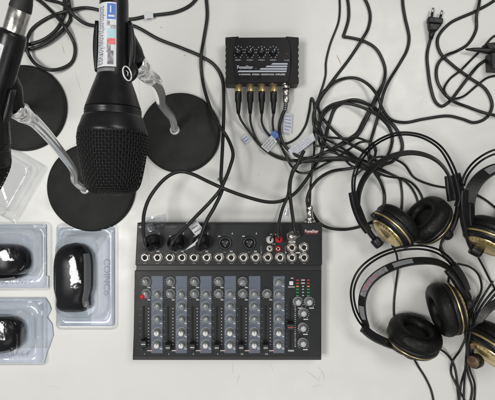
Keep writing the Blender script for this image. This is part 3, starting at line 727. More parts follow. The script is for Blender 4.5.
# ------------------------------------------------------------------ the tangle in the middle
RH = .00245
simple([(339.4, -4), (339.8, 10), (338.5, 22), (330, 45), (326, 62), (325.4, 76), (320, 94), (315, 107), (312.8, 118), (315, 129), (324, 138), (337, 145), (351, 154), (365, 163), (378, 170)], .0017, 'thin black cable entering at top edge, left of the three hanging lines', 'cable2')
simple([(347, -4), (348.6, 8), (348.3, 20), (344.5, 33), (343.4, 36.6), (348, 37.4), (363, 41), (375, 48), (382, 59), (385.2, 72), (381, 90), (373, 106), (366, 121), (358, 134.6), (348, 142), (337, 146.5), (322, 154), (312, 158.5)], RH, 'black cable with a sharp kink near the top edge then a wide arc down')
simple([(363, -4), (368, 6), (370.2, 17), (368, 29), (363, 38), (350, 58), (334, 79), (322, 96), (318, 106), (322, 117), (333, 130), (347, 142), (361, 150), (374, 159), (383, 167)], RH, 'black cable from the top edge slanting left and back under the coil')
simple([(402.4, -4), (403, 6), (405, 18), (409, 38), (407, 50), (400, 63), (389, 81), (384, 92), (379, 112), (374, 130), (370, 144), (369, 158), (372, 168), (380.5, 182), (384.3, 195), (383, 208), (375, 220), (360, 226.5), (344, 229.5), (328, 227.6), (319, 222.5, .006), (313, 214, .014), (310.4, 208, .022), (309.8, 206, .024)], RH, 'black cable from top edge through the tangle, ending at the mixer right corner')
simple([(316, 108), (322, 96), (336, 81.5), (354, 78), (368, 84.5), (378, 97), (382, 108), (390, 119), (404, 122.5), (424, 119), (448, 116), (462, 119), (474, 122.6), (486, 118), (492, 106), (486, 90), (469, 77.5), (453, 65.6), (440, 52.5), (437.6, 39), (449, 24), (474, 12), (490, 3.5), (502, -5)], RH, 'long black cable from the coil making a big open loop toward the top right corner')
simple([(323, 142), (319.5, 128), (325, 113), (338, 104), (350, 104), (368, 110), (384, 121), (392, 135), (390, 150), (381, 163), (366, 165), (349, 168.6), (331, 171.6), (318, 179.5), (310, 190), (307, 200), (308, 207, .028)], RH, 'black cable forming the inner ring of the coil then curling to the mixer corner')
simple([(322.6, 150), (319, 140), (318.5, 126), (322, 113), (330, 105.5), (343, 101.5), (355, 99.5), (366, 103), (374, 112)], .0020, 'short black arc of cable above the ring of the coil', 'cable2')
simple([(319, 160), (322, 150), (322, 134), (315, 118), (316, 105), (325, 90)], RH, 'black cable rising steeply at the left side of the coil')
simple([(320, 137), (331, 137.6), (345, 138.5), (358, 138), (372, 145), (375.5, 153), (372, 162), (364, 168), (354, 176.6)], .0018, 'thin black loop of cable at the heart of the tangle', 'cable2')
simple([(313.6, 145.6), (322, 146.5), (337, 150), (352, 157), (362, 168), (374.5, 172), (380, 176)], .0018, 'thin black cable crossing the tangle just below the blue labels', 'cable2')
simple([(316, 132), (328, 146), (343, 158), (352, 166), (362, 167.5), (374, 158), (386, 157), (395.5, 159.5), (404.5, 165), (414, 177.5), (430, 184.5), (448.6, 188), (462, 189.5), (477, 195), (487, 201), (500, 212)], .0018, 'thin black cable running from the tangle right, behind the upper headphones', 'cable2')
simple([(312, 158), (320, 154), (330, 152), (344, 157), (355, 163), (372, 170), (386, 176), (404, 179), (414, 185), (421, 195), (424, 207)], .0018, 'thin black cable reaching from the tangle to the upper headphones right cup', 'cable2')

# phono (RCA) cable and phones jack on the mixer
t = thing('phono_cable', P(274, 240, ZD), 'black cable ending in one white and one red phono plug in the mixer', 'cable'); o_ = t.location.copy()
for x, y, m_ in ((270, 239.8, 'whitecap'), (278.8, 239.2, 'red')):
    c = P(x, y, ZD+.012); c.z = ZD+.004; mb = MB()
    lathe(mb, [(.0030, 0), (.0052, .0), (.0056, .001), (.0056, .009), (.0050, .012), (.0036, .013), (.0024, .019), (.0014, .019)], c, (0, 0, 1), m_, 30, flute=(10, .03)); mb.build('white_plug' if m_ == 'whitecap' else 'red_plug', t, o_)
cord('cord', [(279, 239, .060), (277.6, 233, .058), (278.6, 224, .045), (282.6, 208.5, .012), (288, 195), (290, 180), (295, 166.5), (304.5, 161), (318, 159.5), (334, 158), (350, 159), (364, 163), (374, 169)], .0024, t, o_, 'cable')
cord('cord', [(270, 239.6, .060), (274, 234, .060), (277.4, 229.4, .052), (278.4, 224, .045)], .0014, t, o_, 'cable', False)
t = thing('phones_jack_plug', P(292, 236.4, ZD), 'silver elbow jack plug in the mixer phones socket with black cable', 'plug'); o_ = t.location.copy()
c = P(291.6, 236.4, ZD+.010); mb = MB(); lathe(mb, [(.0032, 0), (.0050, .0005), (.0052, .003), (.0052, .009), (.0042, .0105), (0, .011)], (c.x, c.y, ZD+.003), (0, 0, 1), 'nickel', 28)
lathe(mb, [(.0048, .002), (.0046, .011), (.0036, .012)], (c.x, c.y, ZD+.011), (.95, .35, .0), 'nickel', 24); mb.build('plug_shell', t, o_)
cord('cord', [(298.6, 234.4, ZD+.011), (296, 233.6, ZD+.020), (294.4, 229, ZD+.020), (293, 219, .036), (291.2, 206, .010), (289.8, 190), (291.5, 176), (297, 165), (301, 156.5), (304, 151)], RC, t, o_)
# silver jack in the rear right corner
t = thing('metal_jack_plug', P(309.5, 215, .02), 'silver jack plug standing out of the mixer rear edge at right with two black cords', 'plug'); o_ = t.location.copy()
ya, yb = P(309.5, 224.2, .024).y, P(309.5, 205.5, .024).y; L_ = yb-ya; xx = P(309.5, 215, .024).x
mb = MB(); lathe(mb, [(.0034, -.004), (.0034, .001), (.0074, .0012), (.0074, .0040), (.0060, .0048), (.0060, .0060), (.0070, .0065), (.0070, .0105), (.0058, .0110), (.0052, .0165), (.0052, .0215), (.0060, .0220), (.0060, L_-.002), (.0046, L_)], (xx, ya, .024), (0, 1, 0), 'nickel', 32); mb.build('plug_shell', t, o_)

# ------------------------------------------------------------------ power lead and right-hand cables
t = thing('power_lead', P(434, 22, 0), 'black power cord with flat two pin plug lying near the top right corner', 'power lead'); o_ = t.location.copy(); z = .008
mb = MB(); prism(mb, quad((427.4, 17.3), (442.4, 19.2), (441.8, 25), (427.4, 23.6), z), .003, .013, 'plastic')
prism(mb, quad((427.6, 23.5), (441.6, 24.9), (436, 32), (428.6, 31.2), z), .0034, .0126, 'plastic'); mb.build('plug_body', t, o_, bevel=.0022, segs=3)
mb = MB(); tube(mb, [P(432.2, 31, z), P(431.4, 35, z), P(430.6, 39.5, .006)], [.0052, .0042, .0030], 'plastic', 16); mb.build('strain_relief', t, o_)
for (xa, ya, xb, yb) in ((431.4, 17.8, 433.2, 8.0), (439.8, 19.4, 442.0, 10.6)):
    mb = MB(); A, B = P(xa, ya, z), P(xb, yb, z); Mid = A.lerp(B, .5); tube(mb, [A, Mid], .0020, 'plastic', 14); tube(mb, [Mid, B-(B-A)*.04, B], [.0019, .0019, .0012], 'prong', 14); mb.build('pin', t, o_)
cord('cord', [(430.6, 39, .006), (428.8, 45), (427, 56), (428, 70), (430.5, 87), (435.5, 102), (441.5, 106.3), (449.5, 101.5), (458, 91), (469, 76.5), (479, 65), (488, 59), (500, 53)], .0025, t, o_, 'cable')
simple([(480, -4), (479, 4), (476.4, 16), (476, 30), (468, 44), (457, 51), (445, 56), (437.6, 65), (436.6, 78), (441, 89), (451, 100), (469, 107.5), (483, 112.5), (502, 117)], .0024, 'black cable from top edge looping left past the power plug and out at right edge', 'cable2')
simple([(502, 33), (493, 37), (482, 49), (471, 60), (461, 70), (449, 80), (444, 90), (450, 98), (462, 97), (477.5, 85), (487, 78), (500, 75)], .0018, 'black cable curling in from the right edge below the power adapter', 'cable2')
t = thing('power_adapter', P(492, 56, 0), 'black adapter body with tapered strain relief at the right edge', 'adapter'); o_ = t.location.copy()
mb = MB(); tube(mb, [P(465.6, 49.4, .010), P(474, 49.6, .011), P(486, 50.6, .013), P(500, 51.5, .014)], [.0012, .0030, .0046, .0062], 'plastic', 20); mb.build('strain_relief', t, o_)
mb = MB(); prism(mb, quad((490.5, 52.5), (530, 52.5), (530, 70), (491.5, 70), .018), .0, .020, 'plastic'); prism(mb, quad((484, 42), (496, 37.5), (530, 37.5), (530, 50), (0, 0), .0)[:4] if False else quad((486, 43), (530, 37.5), (530, 51), (490, 49.8), .018), .002, .018, 'plastic'); mb.build('adapter_body', t, o_, bevel=.002)

# ------------------------------------------------------------------ cable labels (paper flags and clear tape)
def flag(name, q, z, label, m='paper', ink='ink', lines=3, bend=.0015, group='labels taped round the cables', cat='label', inkside=True):
    """q: four px corners (TL, TR, BR, BL relative to the writing)"""
    A, B, C_, D = [P(*c_, zz) for c_, zz in zip(q, z if hasattr(z, '__len__') else [z]*4)]
    n = 8; mb = MB(); vs = []
    for i in range(n+1):
        u_ = i/n
        for j in range(n+1):
            v_ = j/n; p_ = A.lerp(B, u_).lerp(D.lerp(C_, u_), v_) + Vector((0, 0, bend*math.sin(math.pi*u_)*(1+.3*math.cos(3*v_)))); vs.append(p_)
    k = n+1; top = [(i*k+j, i*k+j+1, (i+1)*k+j+1, (i+1)*k+j) for i in range(n) for j in range(n)]
    if (B-A).cross(D-A).z < 0: top = [f[::-1] for f in top]
    nv = len(vs); vs2 = [v-Vector((0, 0, .0003)) for v in vs]
    mb.add(vs, top, m); mb.add(vs2, [f[::-1] for f in top], m)
    o_ = A.copy(); o = mb.build(name, None, o_); o.location = o_; tag(o, label, cat, group)
    if lines:
        mb = MB()
        for li in range(lines):
            v0 = (li+.8)/(lines+.6); uu = .10
            while uu < .74:
                wl_ = random.uniform(.10, .24); hh = .20/lines; ns = max(4, int(wl_*50)); pp = []
                for q_ in range(ns+1):
                    ua = uu+wl_*q_/ns; va = v0 + hh*random.uniform(.3, 1)*(-1 if q_ % 2 else 1)
                    pp.append(A.lerp(B, ua).lerp(D.lerp(C_, ua), va) + Vector((0, 0, bend*math.sin(math.pi*ua)*(1+.3*math.cos(3*va))+.0004)))
                for q_ in range(ns):
                    d_ = pp[q_+1]-pp[q_]; nn_ = Vector((-d_.y, d_.x, 0)).normalized()*.00016
                    mb.add([pp[q_]-nn_, pp[q_+1]-nn_, pp[q_+1]+nn_, pp[q_]+nn_], [(0, 1, 2, 3)], ink, False)
                uu += wl_+.04
        c_ = mb.build('handwriting', o, o_)
    return o
flag('cable_label', [(284.4, 113.6), (292.4, 114.2), (291.2, 133.8), (283, 131.6)], [.006]*4, 'small upright paper label with blue writing right of the silver amplifier plug', ink='inkblue', lines=5)
flag('cable_label', [(261, 146.4), (271.4, 135.2), (277.4, 141.4), (268.2, 152.4)], [.011]*4, 'white tilted paper label across the gold plug cords', lines=3)
flag('cable_label', [(270, 134.5), (275, 130), (279.6, 134.8), (275, 140)], [.0095]*4, 'small blue flag beside the white tilted paper label', m='blueprint', lines=0)
flag('cable_label', [(241, 138), (247, 134), (251, 140), (246, 144)], [.0035]*4, 'tiny pale label with faint blue writing left of the plug cords', ink='inkblue', lines=2, m='paper')
flag('cable_label', [(288, 150), (313, 133), (315.5, 140), (292, 157.5)], [.013]*4, 'long clear label with blue handwriting laid across the cable bundle', ink='inkblue', lines=3)
flag('cable_label', [(145.0, 217.6), (166, 214), (166, 226.4), (146.4, 233)], [.050, .052, .050, .048], 'translucent label flag standing off the cable of the leftmost mixer plug', m='tape', lines=3)
flag('cable_label', [(186, 223.6), (194.6, 217.8), (203.8, 230), (196, 236)], [.055, .055, .06, .06], 'white paper label wrapped on the cable of the middle mixer plug', lines=3)
flag('cable_label', [(184.4, 250.6), (196.6, 240.2), (201.4, 234.6), (196.4, 244.6)], [.066, .066, .07, .068], 'narrow folded pale label pointing down between two mixer plugs', lines=0)
flag('cable_tape', [(144, 13.8), (153, 13.0), (153.4, 18.4), (144.4, 19)], [.0068]*4, 'bit of clear tape round the cable right of the sticker microphone', m='paper', lines=0, bend=.001)
flag('cable_label', [(279.5, 203), (282.4, 202), (276, 222), (273.2, 221)], [.03, .03, .036, .036], 'slim clear label hanging beside the phono cable', m='tape', lines=0)
flag('cable_label', [(285, 210), (290, 207), (289, 217), (284, 214)], [.02]*4, 'small clear label between the phono cable and the phones cable', m='tape', lines=0)

# ------------------------------------------------------------------ headphones
def cup(t, o, c, n, Rr, knob_dir=None, goldw=1.0):
    n = Vector(n).normalized(); k = Rr/.043
    mb = MB(); lathe(mb, [(.44*Rr, -.004*k), (.44*Rr, .001*k), (.48*Rr, .0055*k), (.58*Rr, .0088*k), (.70*Rr, .0098*k), (.82*Rr, .0088*k), (.93*Rr, .0050*k), (.99*Rr, -.001*k), (1.0*Rr, -.006*k), (.97*Rr, -.0105*k), (.93*Rr, -.0115*k)], c, n, 'leather', 64)
    mb.build('ear_pad', t, o)
    mb = MB(); lathe(mb, [(.45*Rr, -.003*k), (.3*Rr, -.0025*k), (0, -.002*k)], c, n, 'padcloth', 40); mb.build('driver_cover', t, o)
    mb = MB(); lathe(mb, [(.90*Rr, -.0110*k), (.975*Rr, -.0118*k), (.985*Rr, -.0135*k), (.985*Rr, -.0178*k), (.95*Rr, -.0182*k)], c, n, 'plastic', 64); sh = mb.build('cup_shell', t, o)
    mb = MB(); lathe(mb, [(.95*Rr, -.0180*k), (.968*Rr, -.0185*k), (.962*Rr, -.0202*k), (.93*Rr, -.0210*k)], c, n, 'brass', 64); mb.build('gold_rim', t, o)
    mb = MB(); lathe(mb, [(.93*Rr, -.0206*k), (.91*Rr, -.0245*k), (.80*Rr, -.0275*k), (.74*Rr, -.0285*k)], c, n, 'plastic', 64); mb.build('back_shoulder', t, o)
    mb = MB(); lathe(mb, [(.75*Rr, -.0280*k), (.74*Rr, -.0296*k), (.68*Rr, -.0318*k), (.56*Rr, -.0334*k), (.42*Rr, -.0342*k), (.40*Rr, -.0334*k)], c, n, 'brass', 64); gp = mb.build('gold_back_ring', t, o)
    mb = MB(); lathe(mb, [(.41*Rr, -.0334*k), (.38*Rr, -.0338*k), (.2*Rr, -.0345*k), (0, -.0348*k)], c, n, 'brass', 48); mb.build('back_plate', t, o)
    u, v, nn = frame_of(n); mb = MB()
    for q in range(30):
        a = 2*math.pi*q/30; d_ = u*math.cos(a)+v*math.sin(a); pc = Vector(c) + d_*(.60*Rr) - nn*.0329*k
        tube(mb, [pc - d_*.0045 - nn*.0003, pc + d_*.0045 + nn*.0017*k], .0006, 'plastic', 6)
    mb.build('ring_slots', gp, o)
def yoke_knob(t, o, c, ax, r_, ln, m='plastic', cap=None):
    mb = MB(); lathe(mb, [(0, 0), (r_*.9, 0), (r_, ln*.12), (r_, ln*.8), (r_*.9, ln), (0, ln)], c, ax, m, 32); k = mb.build('pivot_knob', t, o)
    if cap:
        mb = MB(); lathe(mb, [(r_*.86, ln+.0003), (r_*.8, ln+.0009), (0, ln+.0009)], c, ax, cap, 28); mb.build('knob_cap', k, o)
BANDS = {}
def headphones(loc, label, wires, band, bw, tilt, slabs, arms):
    t = thing('headphones', loc, label, 'headphones', 'closed headphones with gold ringed cups'); o = t.location.copy()
    for wv in wires:
        mb = MB(); tube(mb, catmull([P(*p) for p in wv], .004), .00155, 'gloss', 12); mb.build('headband_wire', t, o)
    q = catmull([P(*p) for p in band], .004); n = len(q)
    W = [bw*(.78+.22*math.sin(math.pi*i/(n-1))) for i in range(n)]
    mb = MB(); ribbon(mb, q, W, .0028, tilt, 'band'); b = mb.build('headband', t, o, bevel=.0006); BANDS[b.name] = band
    for sl in slabs:
        mb = MB(); qq = catmull([P(*p) for p in sl[0]], .004); ribbon(mb, qq, sl[1], sl[2], sl[3], 'plastic'); mb.build('slider_housing', t, o, bevel=.001)
    for ar in arms:
        mb = MB(); tube(mb, catmull([P(*p) for p in ar[0]], .003), ar[1], 'plastic', 16); mb.build('yoke_arm', t, o)
    return t, o, b
def band_patch(b, o, f0, f1, width, tilt, m, name, lift=.0016):
    q = catmull([P(*p) for p in BANDS[b.name]], .003); mb = MB(); vs = []
    N = len(q); i0, i1 = int(f0*(N-1)), int(f1*(N-1))
    for i in range(i0, i1+1):
        tt = Vector(q[min(i+1, N-1)] - q[max(i-1, 0)]).normalized(); oo = tt.cross(Vector((0, 0, 1))).normalized(); up = oo.cross(tt)
        if up.z < 0: up = -up
        wd = oo*math.cos(tilt) + up*math.sin(tilt); nd = tt.cross(wd); nd = nd if nd.z > 0 else -nd
        vs += [Vector(q[i]) - wd*width/2 + nd*lift, Vector(q[i]) + wd*width/2 + nd*lift]
    mb.add(vs, [(2*i, 2*i+1, 2*i+3, 2*i+2) for i in range(i1-i0)], m); mb.build(name, b, o)

# upper headphones
hA, oA, bA = headphones(P(410, 200, 0), 'headphones lying uppermost, cups facing each other, beside the mixer right edge',
    [[(352.6, 196, .050), (352.8, 177, .055), (361, 156, .062), (376, 141.4, .066), (396, 133, .068), (415, 133.4, .068), (430, 138.6, .066), (443, 148.6, .062), (454, 167, .058), (459.6, 184, .054)],
     [(354.6, 196, .044), (355.4, 177, .048), (363.6, 157.5, .052), (378, 143.2, .056), (397, 135.2, .058), (414, 135.6, .058), (428, 140.6, .056), (440.6, 150.4, .053), (450.8, 168.4, .050), (456.6, 184, .048)]],
    [(357.5, 206, .036), (358.6, 193, .040), (364.5, 178, .046), (375, 166, .050), (390, 157, .054), (408, 152.8, .055), (424, 154.6, .055), (438, 161.6, .052), (447.5, 173, .049), (453, 188, .044), (454.4, 200, .040)],
    .0108, R(50),
    [([(352.6, 192, .052), (355.5, 206, .050), (362, 222, .046), (368.5, 231, .044)], .0135, .007, R(35)), ([(455.6, 174, .052), (458.6, 186, .050), (460.6, 199, .046), (458.6, 207, .044)], .0145, .008, R(30)), ([(447.6, 176, .046), (449, 190, .046), (450.6, 201, .044)], .0085, .006, R(20))],
    [([(358, 206, .044), (366, 226, .036), (374, 238, .030), (382, 244, .028)], .0042), ([(459, 200, .044), (457, 214, .036), (452, 228, .030), (447, 235, .026)], .0042), ([(372, 214, .044), (379, 220, .042), (384, 221, .04)], .0036)])
cA = P(399, 222.5, .040); cup(hA, oA, cA, (.72, .68, -.12), .0375)
yoke_knob(hA, oA, P(374, 239, .032), (.62, -.75, .1), .0075, .014)
cB = P(423.5, 217.5, .043); cup(hA, oA, cB, (-.78, .54, .26), .0385)
yoke_knob(hA, oA, P(444, 232, .030), (.75, -.5, -.25), .0085, .012)
# lower headphones
hB, oB, bB = headphones(P(410, 310, 0), 'headphones with printed headband lying below the upper pair, one pad facing up',
    [[(367, 331, .040), (358, 320, .044), (352.6, 307, .048), (351, 289, .054), (356.5, 273, .058), (367, 261.5, .062), (386, 251, .064), (407, 246, .064), (425, 246, .062), (440, 250.5, .058), (451, 259, .054), (456, 266, .05)],
     [(369.4, 329, .036), (361, 319, .038), (355.4, 306, .042), (354, 290, .046), (359.4, 275, .050), (369.4, 264, .053), (387, 254, .055), (407, 249.4, .055), (424, 249.4, .054), (438, 253.6, .051), (448.4, 261.4, .048), (453, 268, .045)]],
    [(366.4, 327, .036), (363, 315, .040), (362, 302, .044), (365, 290, .047), (372.5, 279, .050), (385, 270, .052), (402, 263.4, .053), (419, 260.8, .053), (435, 261.6, .051), (446, 266, .048), (454, 273, .045)],
    .0135, R(42),
    [([(362.6, 327.6, .040), (372, 335.5, .038), (385, 342, .034), (398, 346.6, .030)], .0125, .008, R(30)), ([(452.5, 264.5, .048), (459, 273, .046), (464.4, 283, .042), (467, 291, .038)], .0120, .007, R(30))],
    [([(384, 341, .034), (394, 347, .028), (404, 352.5, .022), (410, 353.5, .02)], .0046), ([(447, 270, .044), (455, 280, .044), (461, 290, .042), (466, 298, .038)], .0052), ([(465, 288, .040), (469, 297, .034), (470, 304, .032)], .0040)])
band_patch(bB, oB, .24, .50, .0085, R(42), 'bandgrey', 'print_or_painted_sheen')
band_patch(bB, oB, .29, .42, .0038, R(42), 'bandtext', 'printed_writing', .0019)
band_patch(bB, oB, .54, .68, .0075, R(42), 'sheen', 'print_or_painted_sheen')  # sheen on the strap, painted as a grey patch
band_patch(bB, oB, .06, .17, .0080, R(42), 'sheen', 'print_or_painted_sheen')  # same painted sheen nearer the left slider
cC = P(416, 331.5, .038); cup(hB, oB, cC, (.18, .88, .38), .0402)
yoke_knob(hB, oB, P(411, 351.5, .020), (-.1, -.8, -.2), .0105, .008)
cD = P(439.5, 310, .043); cup(hB, oB, cD, (-.96, -.24, -.10), .0405)
yoke_knob(hB, oB, P(463.5, 304.5, .036), (1, .1, 0), .0105, .0115)
# right headphones cut by the frame
hC, oC, bC = headphones(P(500, 210, 0), 'headphones cut off by the right edge, beside the upper pair, thick headband arching away',
    [[(461.4, 186, .054), (463.4, 177, .056), (470.4, 165.6, .060), (481, 156.4, .064), (496, 149.4, .066), (520, 147, .066)],
     [(464, 186, .048), (466.4, 178, .050), (473, 168.2, .052), (483, 159.6, .055), (497, 153.4, .056), (520, 151, .057)]],
    [(470, 228, .036), (468.4, 215, .042), (468.6, 202, .046), (472, 190, .050), (479.5, 178.6, .054), (491, 170.4, .056), (506, 166, .057), (525, 165, .057)],
    .0185, R(38),
    [([(463.4, 190, .050), (463.0, 204, .048), (464.6, 220, .044), (468.4, 236, .038)], .0125, .008, R(20)), ([(470.6, 203, .050), (470.8, 218, .047), (472.5, 232, .044)], .0120, .007, R(30))],
    [([(467, 232, .040), (470, 243, .034), (474, 251, .030)], .0046)])
band_patch(bC, oC, .62, .74, .011, R(38), 'sheen', 'print_or_painted_sheen')  # painted highlight on the strap, a light grey patch
cE = P(494.5, 231, .040); cup(hC, oC, cE, (.50, .84, -.14), .0410)
yoke_knob(hC, oC, P(471, 247.5, .030), (.8, -.45, .25), .0095, .016, cap='bronze')
cF = P(530, 215, .046); cup(hC, oC, cF, (-.62, .52, .56), .0405)
# bottom right headphones
hD, oD, bD = headphones(P(505, 335, 0), 'headphones in the bottom right corner showing a gold ringed cup and worn bronze knob',
    [[(473, 326, .040), (478, 312, .046), (486, 299.5, .052), (497, 287, .056), (515, 276, .06)], [(475.6, 327, .036), (481, 313, .042), (489, 301.5, .046), (499, 290.4, .05), (516, 279, .053)]],
    [(474.5, 345, .034), (474, 335, .038), (478, 322, .044), (486, 311, .048), (498, 302, .051), (516, 296, .053)], .0120, R(35),
    [([(471.4, 330, .042), (469.4, 342, .040), (470, 354, .036)], .0110, .007, R(25))],
    [([(470, 344, .040), (471.6, 356, .036), (475, 364, .034)], .0045)])
mb = MB(); box(mb, P(472.5, 346, .049), (.006, .009, .003), 'bronze', R(15)); mb.build('bronze_plate', hD, oD, bevel=.001)
cG = P(501, 341, .043); cup(hD, oD, cG, (.66, .72, -.14), .0440)
yoke_knob(hD, oD, P(478, 360, .040), (-.62, .0, .42), .0105, .0145, cap='bronze')

# headphone cords
def hcord(t, o, pts, r=.0017): return cord('cord', pts, r, t, o, 'cable2')
hcord(hA, oA, [(392, 245, .026), (396.4, 254, .014), (397.8, 268), (396, 284), (394.2, 300), (394, 314), (396, 326)])
hcord(hA, oA, [(446, 236, .026), (440, 248, .012), (446, 258), (453, 267, .02), (449, 276), (449, 285), (454, 291), (462, 300)])
hcord(hB, oB, [(458, 263.6, .030), (470, 267, .016), (478, 274), (481.6, 287), (478, 299), (473.4, 307), (472.4, 325), (470, 342), (466, 358), (468, 373), (472, 388), (470, 404)])
hcord(hB, oB, [(412, 355, .010), (418, 366), (425, 377), (431, 390), (434.4, 405)])
hcord(hB, oB, [(440, 349, .012), (446.6, 354), (453, 363), (456.4, 376), (457.6, 390), (459.4, 405)])
hcord(hC, oC, [(477, 255, .024), (484, 268, .01), (490, 280), (497, 292)])
hcord(hD, oD, [(469, 356, .020), (465.6, 368), (461, 384), (458.6, 404)])
simple([(473, 300), (468, 316), (466.4, 334), (460, 350), (452.6, 361), (451, 372), (456.4, 385), (464, 399), (468, 408)], .0017, 'thin black cord looping out to the left below the lower headphones', 'cable2')
simple([(478, 296), (470, 318), (467.4, 340), (466, 360), (464.4, 380), (463.6, 405)], .0017, 'thin black cord running straight to the bottom edge between headphones', 'cable2')
simple([(462, 292), (464, 310), (464.6, 330), (467.4, 352), (470, 370), (474.6, 384), (474, 405)], .0017, 'thin black cord bowing right to the bottom edge between headphones', 'cable2')
simple([(444, 236, .022), (441, 244, .018), (444, 253), (452, 263, .030), (458, 274, .026), (459, 287, .014), (466, 300)], .0018, 'thin black cord looping behind the lower headphones right slider', 'cable2')
simple([(493, 281), (484, 295), (476, 310), (473.6, 325), (470, 340)], .0017, 'thin black cord slanting down left between lower and right headphones', 'cable2')

# ------------------------------------------------------------------ blister packs
def rrect(w_, h_, r_, n=6):
    pts = []
    for cx, cy, a0 in ((w_/2-r_, h_/2-r_, 0), (-w_/2+r_, h_/2-r_, 90), (-w_/2+r_, -h_/2+r_, 180), (w_/2-r_, -h_/2+r_, 270)):
        for k in range(n+1): a = R(a0+90*k/n); pts.append((cx+r_*math.cos(a), cy+r_*math.sin(a)))
    return pts
def shell(mb, c, rot, levels, m):
    """levels: (w, h, corner, z, dx, dy) stacked outlines joined into one thin skin, last one closed"""
    Q = Matrix.Rotation(rot, 3, 'Z'); n = 28; vs = []
    for (w_, h_, r_, z_, dx, dy) in levels:
        for p in rrect(w_, h_, r_): vs.append(Q @ Vector((p[0]+dx, p[1]+dy, 0)) + Vector((c[0], c[1], z_)))
    fs = [(i*n+k, i*n+(k+1) % n, (i+1)*n+(k+1) % n, (i+1)*n+k) for i in range(len(levels)-1) for k in range(n)]
    fs.append(tuple(range((len(levels)-1)*n, len(levels)*n))); mb.add(vs, fs, m)
def pack(x0, y0, x1, y1, label, dome, txt, vertical, torn=False, zc=.006):
    c = P((x0+x1)/2, (y0+y1)/2, zc); W, Hh = ps(x1-x0, zc), ps(y1-y0, zc); c.z = 0
    t = thing('blister_pack', c, label, 'blister pack', 'blister packs at the left edge'); o = c.copy()
    mb = MB()
    if torn:
        pts = [P(px, py, zc) for px, py in ((x0, y0), (x1-3, y0), (x1+1, y0+6), (x1+3, y0+12), (x1-1, y0+20), (x1+4, y0+27), (x1+5, y0+38), (x1+1, y0+50), (x1-3, y0+58), (x1-5, y1-2), (x0, y1-2))]
        prism(mb, [(p.x, p.y) for p in pts], .0015, .0022, 'card')
    else: prism(mb, [(c.x+p[0]*.93-W*.02, c.y+p[1]*.93) for p in rrect(W, Hh, .004)], .0015, .0022, 'card')
    cd = mb.build('backing_card', t, o)
    mb = MB()
    if vertical:
        prism(mb, quad((94.5, 258), (112, 229), (112.4, 325), (91, 325), .0024), .00225, .0024, 'cardwhite')
        text(mb, txt, P(106.6, 277, .0026), .0155, 'cardtext', rot=-math.pi/2, bold=.0002, sx=1.0)
    else:
        yb = y1-(9 if not torn else 12)
        prism(mb, quad((x0, yb-6), (x1-2 if not torn else x1+1, yb-6), (x1-2 if not torn else x1-3, y1-3), (x0, y1-3), .0024), .00225, .0024, 'cardwhite')
        text(mb, txt, P(x0+(x1-x0)*.60, yb, .0026), .0105, 'cardtext')
    mb.build('card_print', cd, o)
    mb = MB()   # clear skin: flange + stepped dome with a flat top
    dw, dh, dx, dy, hz = dome
    L = [(W, Hh, .008, .0008, 0, 0), (W*.995, Hh*.995, .008, .0030, 0, 0), (W*.955, Hh*.965, .007, .0030, 0, 0), (W*.95, Hh*.955, .007, .0055, 0, 0), (W*.91, Hh*.92, .008, .0058, 0, 0), (W*.905, Hh*.91, .008, .0034, 0, 0),
         (dw*1.06, dh*1.05, .016, .0036, dx, dy), (dw*1.02, dh*1.02, .018, hz*.45, dx, dy), (dw*.98, dh*.985, .019, hz*.8, dx, dy), (dw*.93, dh*.95, .019, hz*.95, dx, dy), (dw*.86, dh*.90, .019, hz, dx, dy)]
    shell(mb, c, 0, L, 'clear'); mb.build('clear_bubble', t, o)
    return t
def mouse(c, w_, l_, hz, rot, label):
    """glossy black rounded shell with a waist, silvery grey flank and a lower lip"""
    t = thing('computer_mouse', c, label, 'mouse', 'glossy black computer mice'); o = Vector(c)
    Q = Matrix.Rotation(rot, 3, 'Z')
    def grid(f, m, nm, parent=t, nu=30, nv=24, close=True):
        mb = MB(); vs = [o + Q @ Vector(f(i/nu, j/nv)) for i in range(nu+1) for j in range(nv+1)]; k = nv+1
        mb.add(vs, [(i*k+j, (i+1)*k+j, (i+1)*k+j+1, i*k+j+1) for i in range(nu) for j in range(nv)], m); return mb.build(nm, parent, o)
    def half(y):   # half width along length, -1..1
        e = max(0, 1-abs(y)**(4.6 if y > 0 else 9))**.5
        return w_/2*(e*(1-.15*math.exp(-((y+.58)/.20)**2)) + .0)
    def body(u_, v_):
        y = -1+2*u_; a = math.pi*v_; hw = half(y); zz = hz*(max(0, 1-abs(y)**4.0)**.5)
        return (-hw*math.copysign(abs(math.cos(a))**.75, math.cos(a)), y*l_/2, .003 + zz*abs(math.sin(a))**.62)
    b = grid(body, 'gloss', 'shell', nu=44, nv=36)
    def flank(u_, v_):
        y = -.78+1.5*u_; hw = half(y); a = R(12+34*v_); zz = hz*(max(0, 1-abs(y)**4.0)**.5)
        return ((hw*abs(math.cos(a))**.75+.0009), y*l_/2, .003 + zz*abs(math.sin(a))**.62 + .0006)
    grid(flank, 'greyplastic', 'side_grip', b, 26, 6)
    for yy in (.32,):
        def seam(u_, v_):
            a = math.pi*(.05+.9*v_); y = yy+.006*u_; hw = half(y); zz = hz*(max(0, 1-abs(y)**4.0)**.5)
            return (-hw*math.copysign(abs(math.cos(a))**.75, math.cos(a))*1.004, y*l_/2, .0034 + zz*abs(math.sin(a))**.62)
        grid(seam, 'hole', 'button_seam', b, 1, 30)
    mb = MB(); q = [(o + Q @ Vector((p[0], p[1], 0))) for p in rrect(w_*.86, l_*.90, w_*.28)]; prism(mb, [(v.x, v.y) for v in q], o.z+.001, o.z+.0045, 'plastic'); mb.build('sole', t, o)
    return t
pack(55, 223.5, 117, 330.5, 'clear blister pack with blue card and vertical lettering beside the mixer', (.068, .130, -.004, .004, .039), 'COINCo', True)
mouse(P(75.5, 277, .0022), .058, .110, .027, 0, 'glossy black mouse upright in the blister pack nearest the mixer')
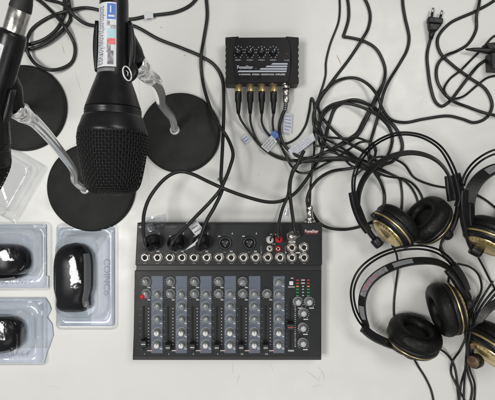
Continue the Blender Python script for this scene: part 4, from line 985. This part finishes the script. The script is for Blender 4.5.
pack(-46, 222, 50.5, 291, 'clear blister pack at left edge, middle one between empty plastic and torn pack', (.098, .066, .008, .008, .038), 'DING OUVE F', False)
mouse(P(-4, 261.5, .0022), .056, .116, .028, -math.pi/2, 'glossy black mouse lying sideways in the middle left blister pack')
pack(-48, 298, 47, 366, 'torn clear blister pack with ragged blue card at lower left edge', (.092, .066, .004, .000, .039), 'DING OUVE F', False, torn=True)
mouse(P(-8, 332, .0022), .058, .112, .027, -math.pi/2, 'glossy black mouse with grey end in the torn lower left blister pack')
# empty blister shell lying rotated beneath the tilted microphone
c = P(1, 168, .004); c.z = 0
ang = math.atan2(-(224-168), (17-49)); ang = math.radians(-(math.degrees(math.atan2(56, 32)))+90-90)
t = thing('blister_shell', c, 'empty clear plastic blister shell lying rotated below the tilted microphone', 'blister shell'); o = c.copy()
dirL = (P(49, 168) - P(17, 224)).normalized(); rot = math.atan2(dirL.y, dirL.x) - math.pi/2
Wd, Ld = ps(78), ps(66); cc = P(33, 196) - Vector((dirL.y, -dirL.x, 0))*Wd/2
t.location = cc; o = cc.copy()
mb = MB(); shell(mb, cc, rot, [(Wd, Ld, .006, .0010, 0, 0), (Wd*.99, Ld*.99, .006, .0022, 0, 0), (Wd*.93, Ld*.93, .008, .0024, 0, 0), (Wd*.92, Ld*.92, .008, .007, 0, 0), (Wd*.89, Ld*.885, .009, .0085, 0, 0)], 'clear'); fl = mb.build('flange', t, o)
mb = MB(); shell(mb, cc, rot, [(Wd*.80, Ld*.80, .012, .0085, -.002, 0), (Wd*.78, Ld*.78, .012, .018, -.002, 0), (Wd*.72, Ld*.72, .012, .0195, -.002, 0), (Wd*.70, Ld*.66, .012, .0150, -.004, 0)], 'clear'); mb.build('bubble', t, o)
for k_ in (-.35, .0, .32):
    mb = MB(); Q = Matrix.Rotation(rot, 3, 'Z'); A = cc + Q @ Vector((Wd*.36, Ld*k_-.008, .0205)); B = cc + Q @ Vector((Wd*.37, Ld*k_+.010, .0205))
    tube(mb, catmull([A, A.lerp(B, .5)+Q @ Vector((.002, 0, .002)), B], .002), .0018, 'clear', 10); mb.build('moulded_rib', t, o)
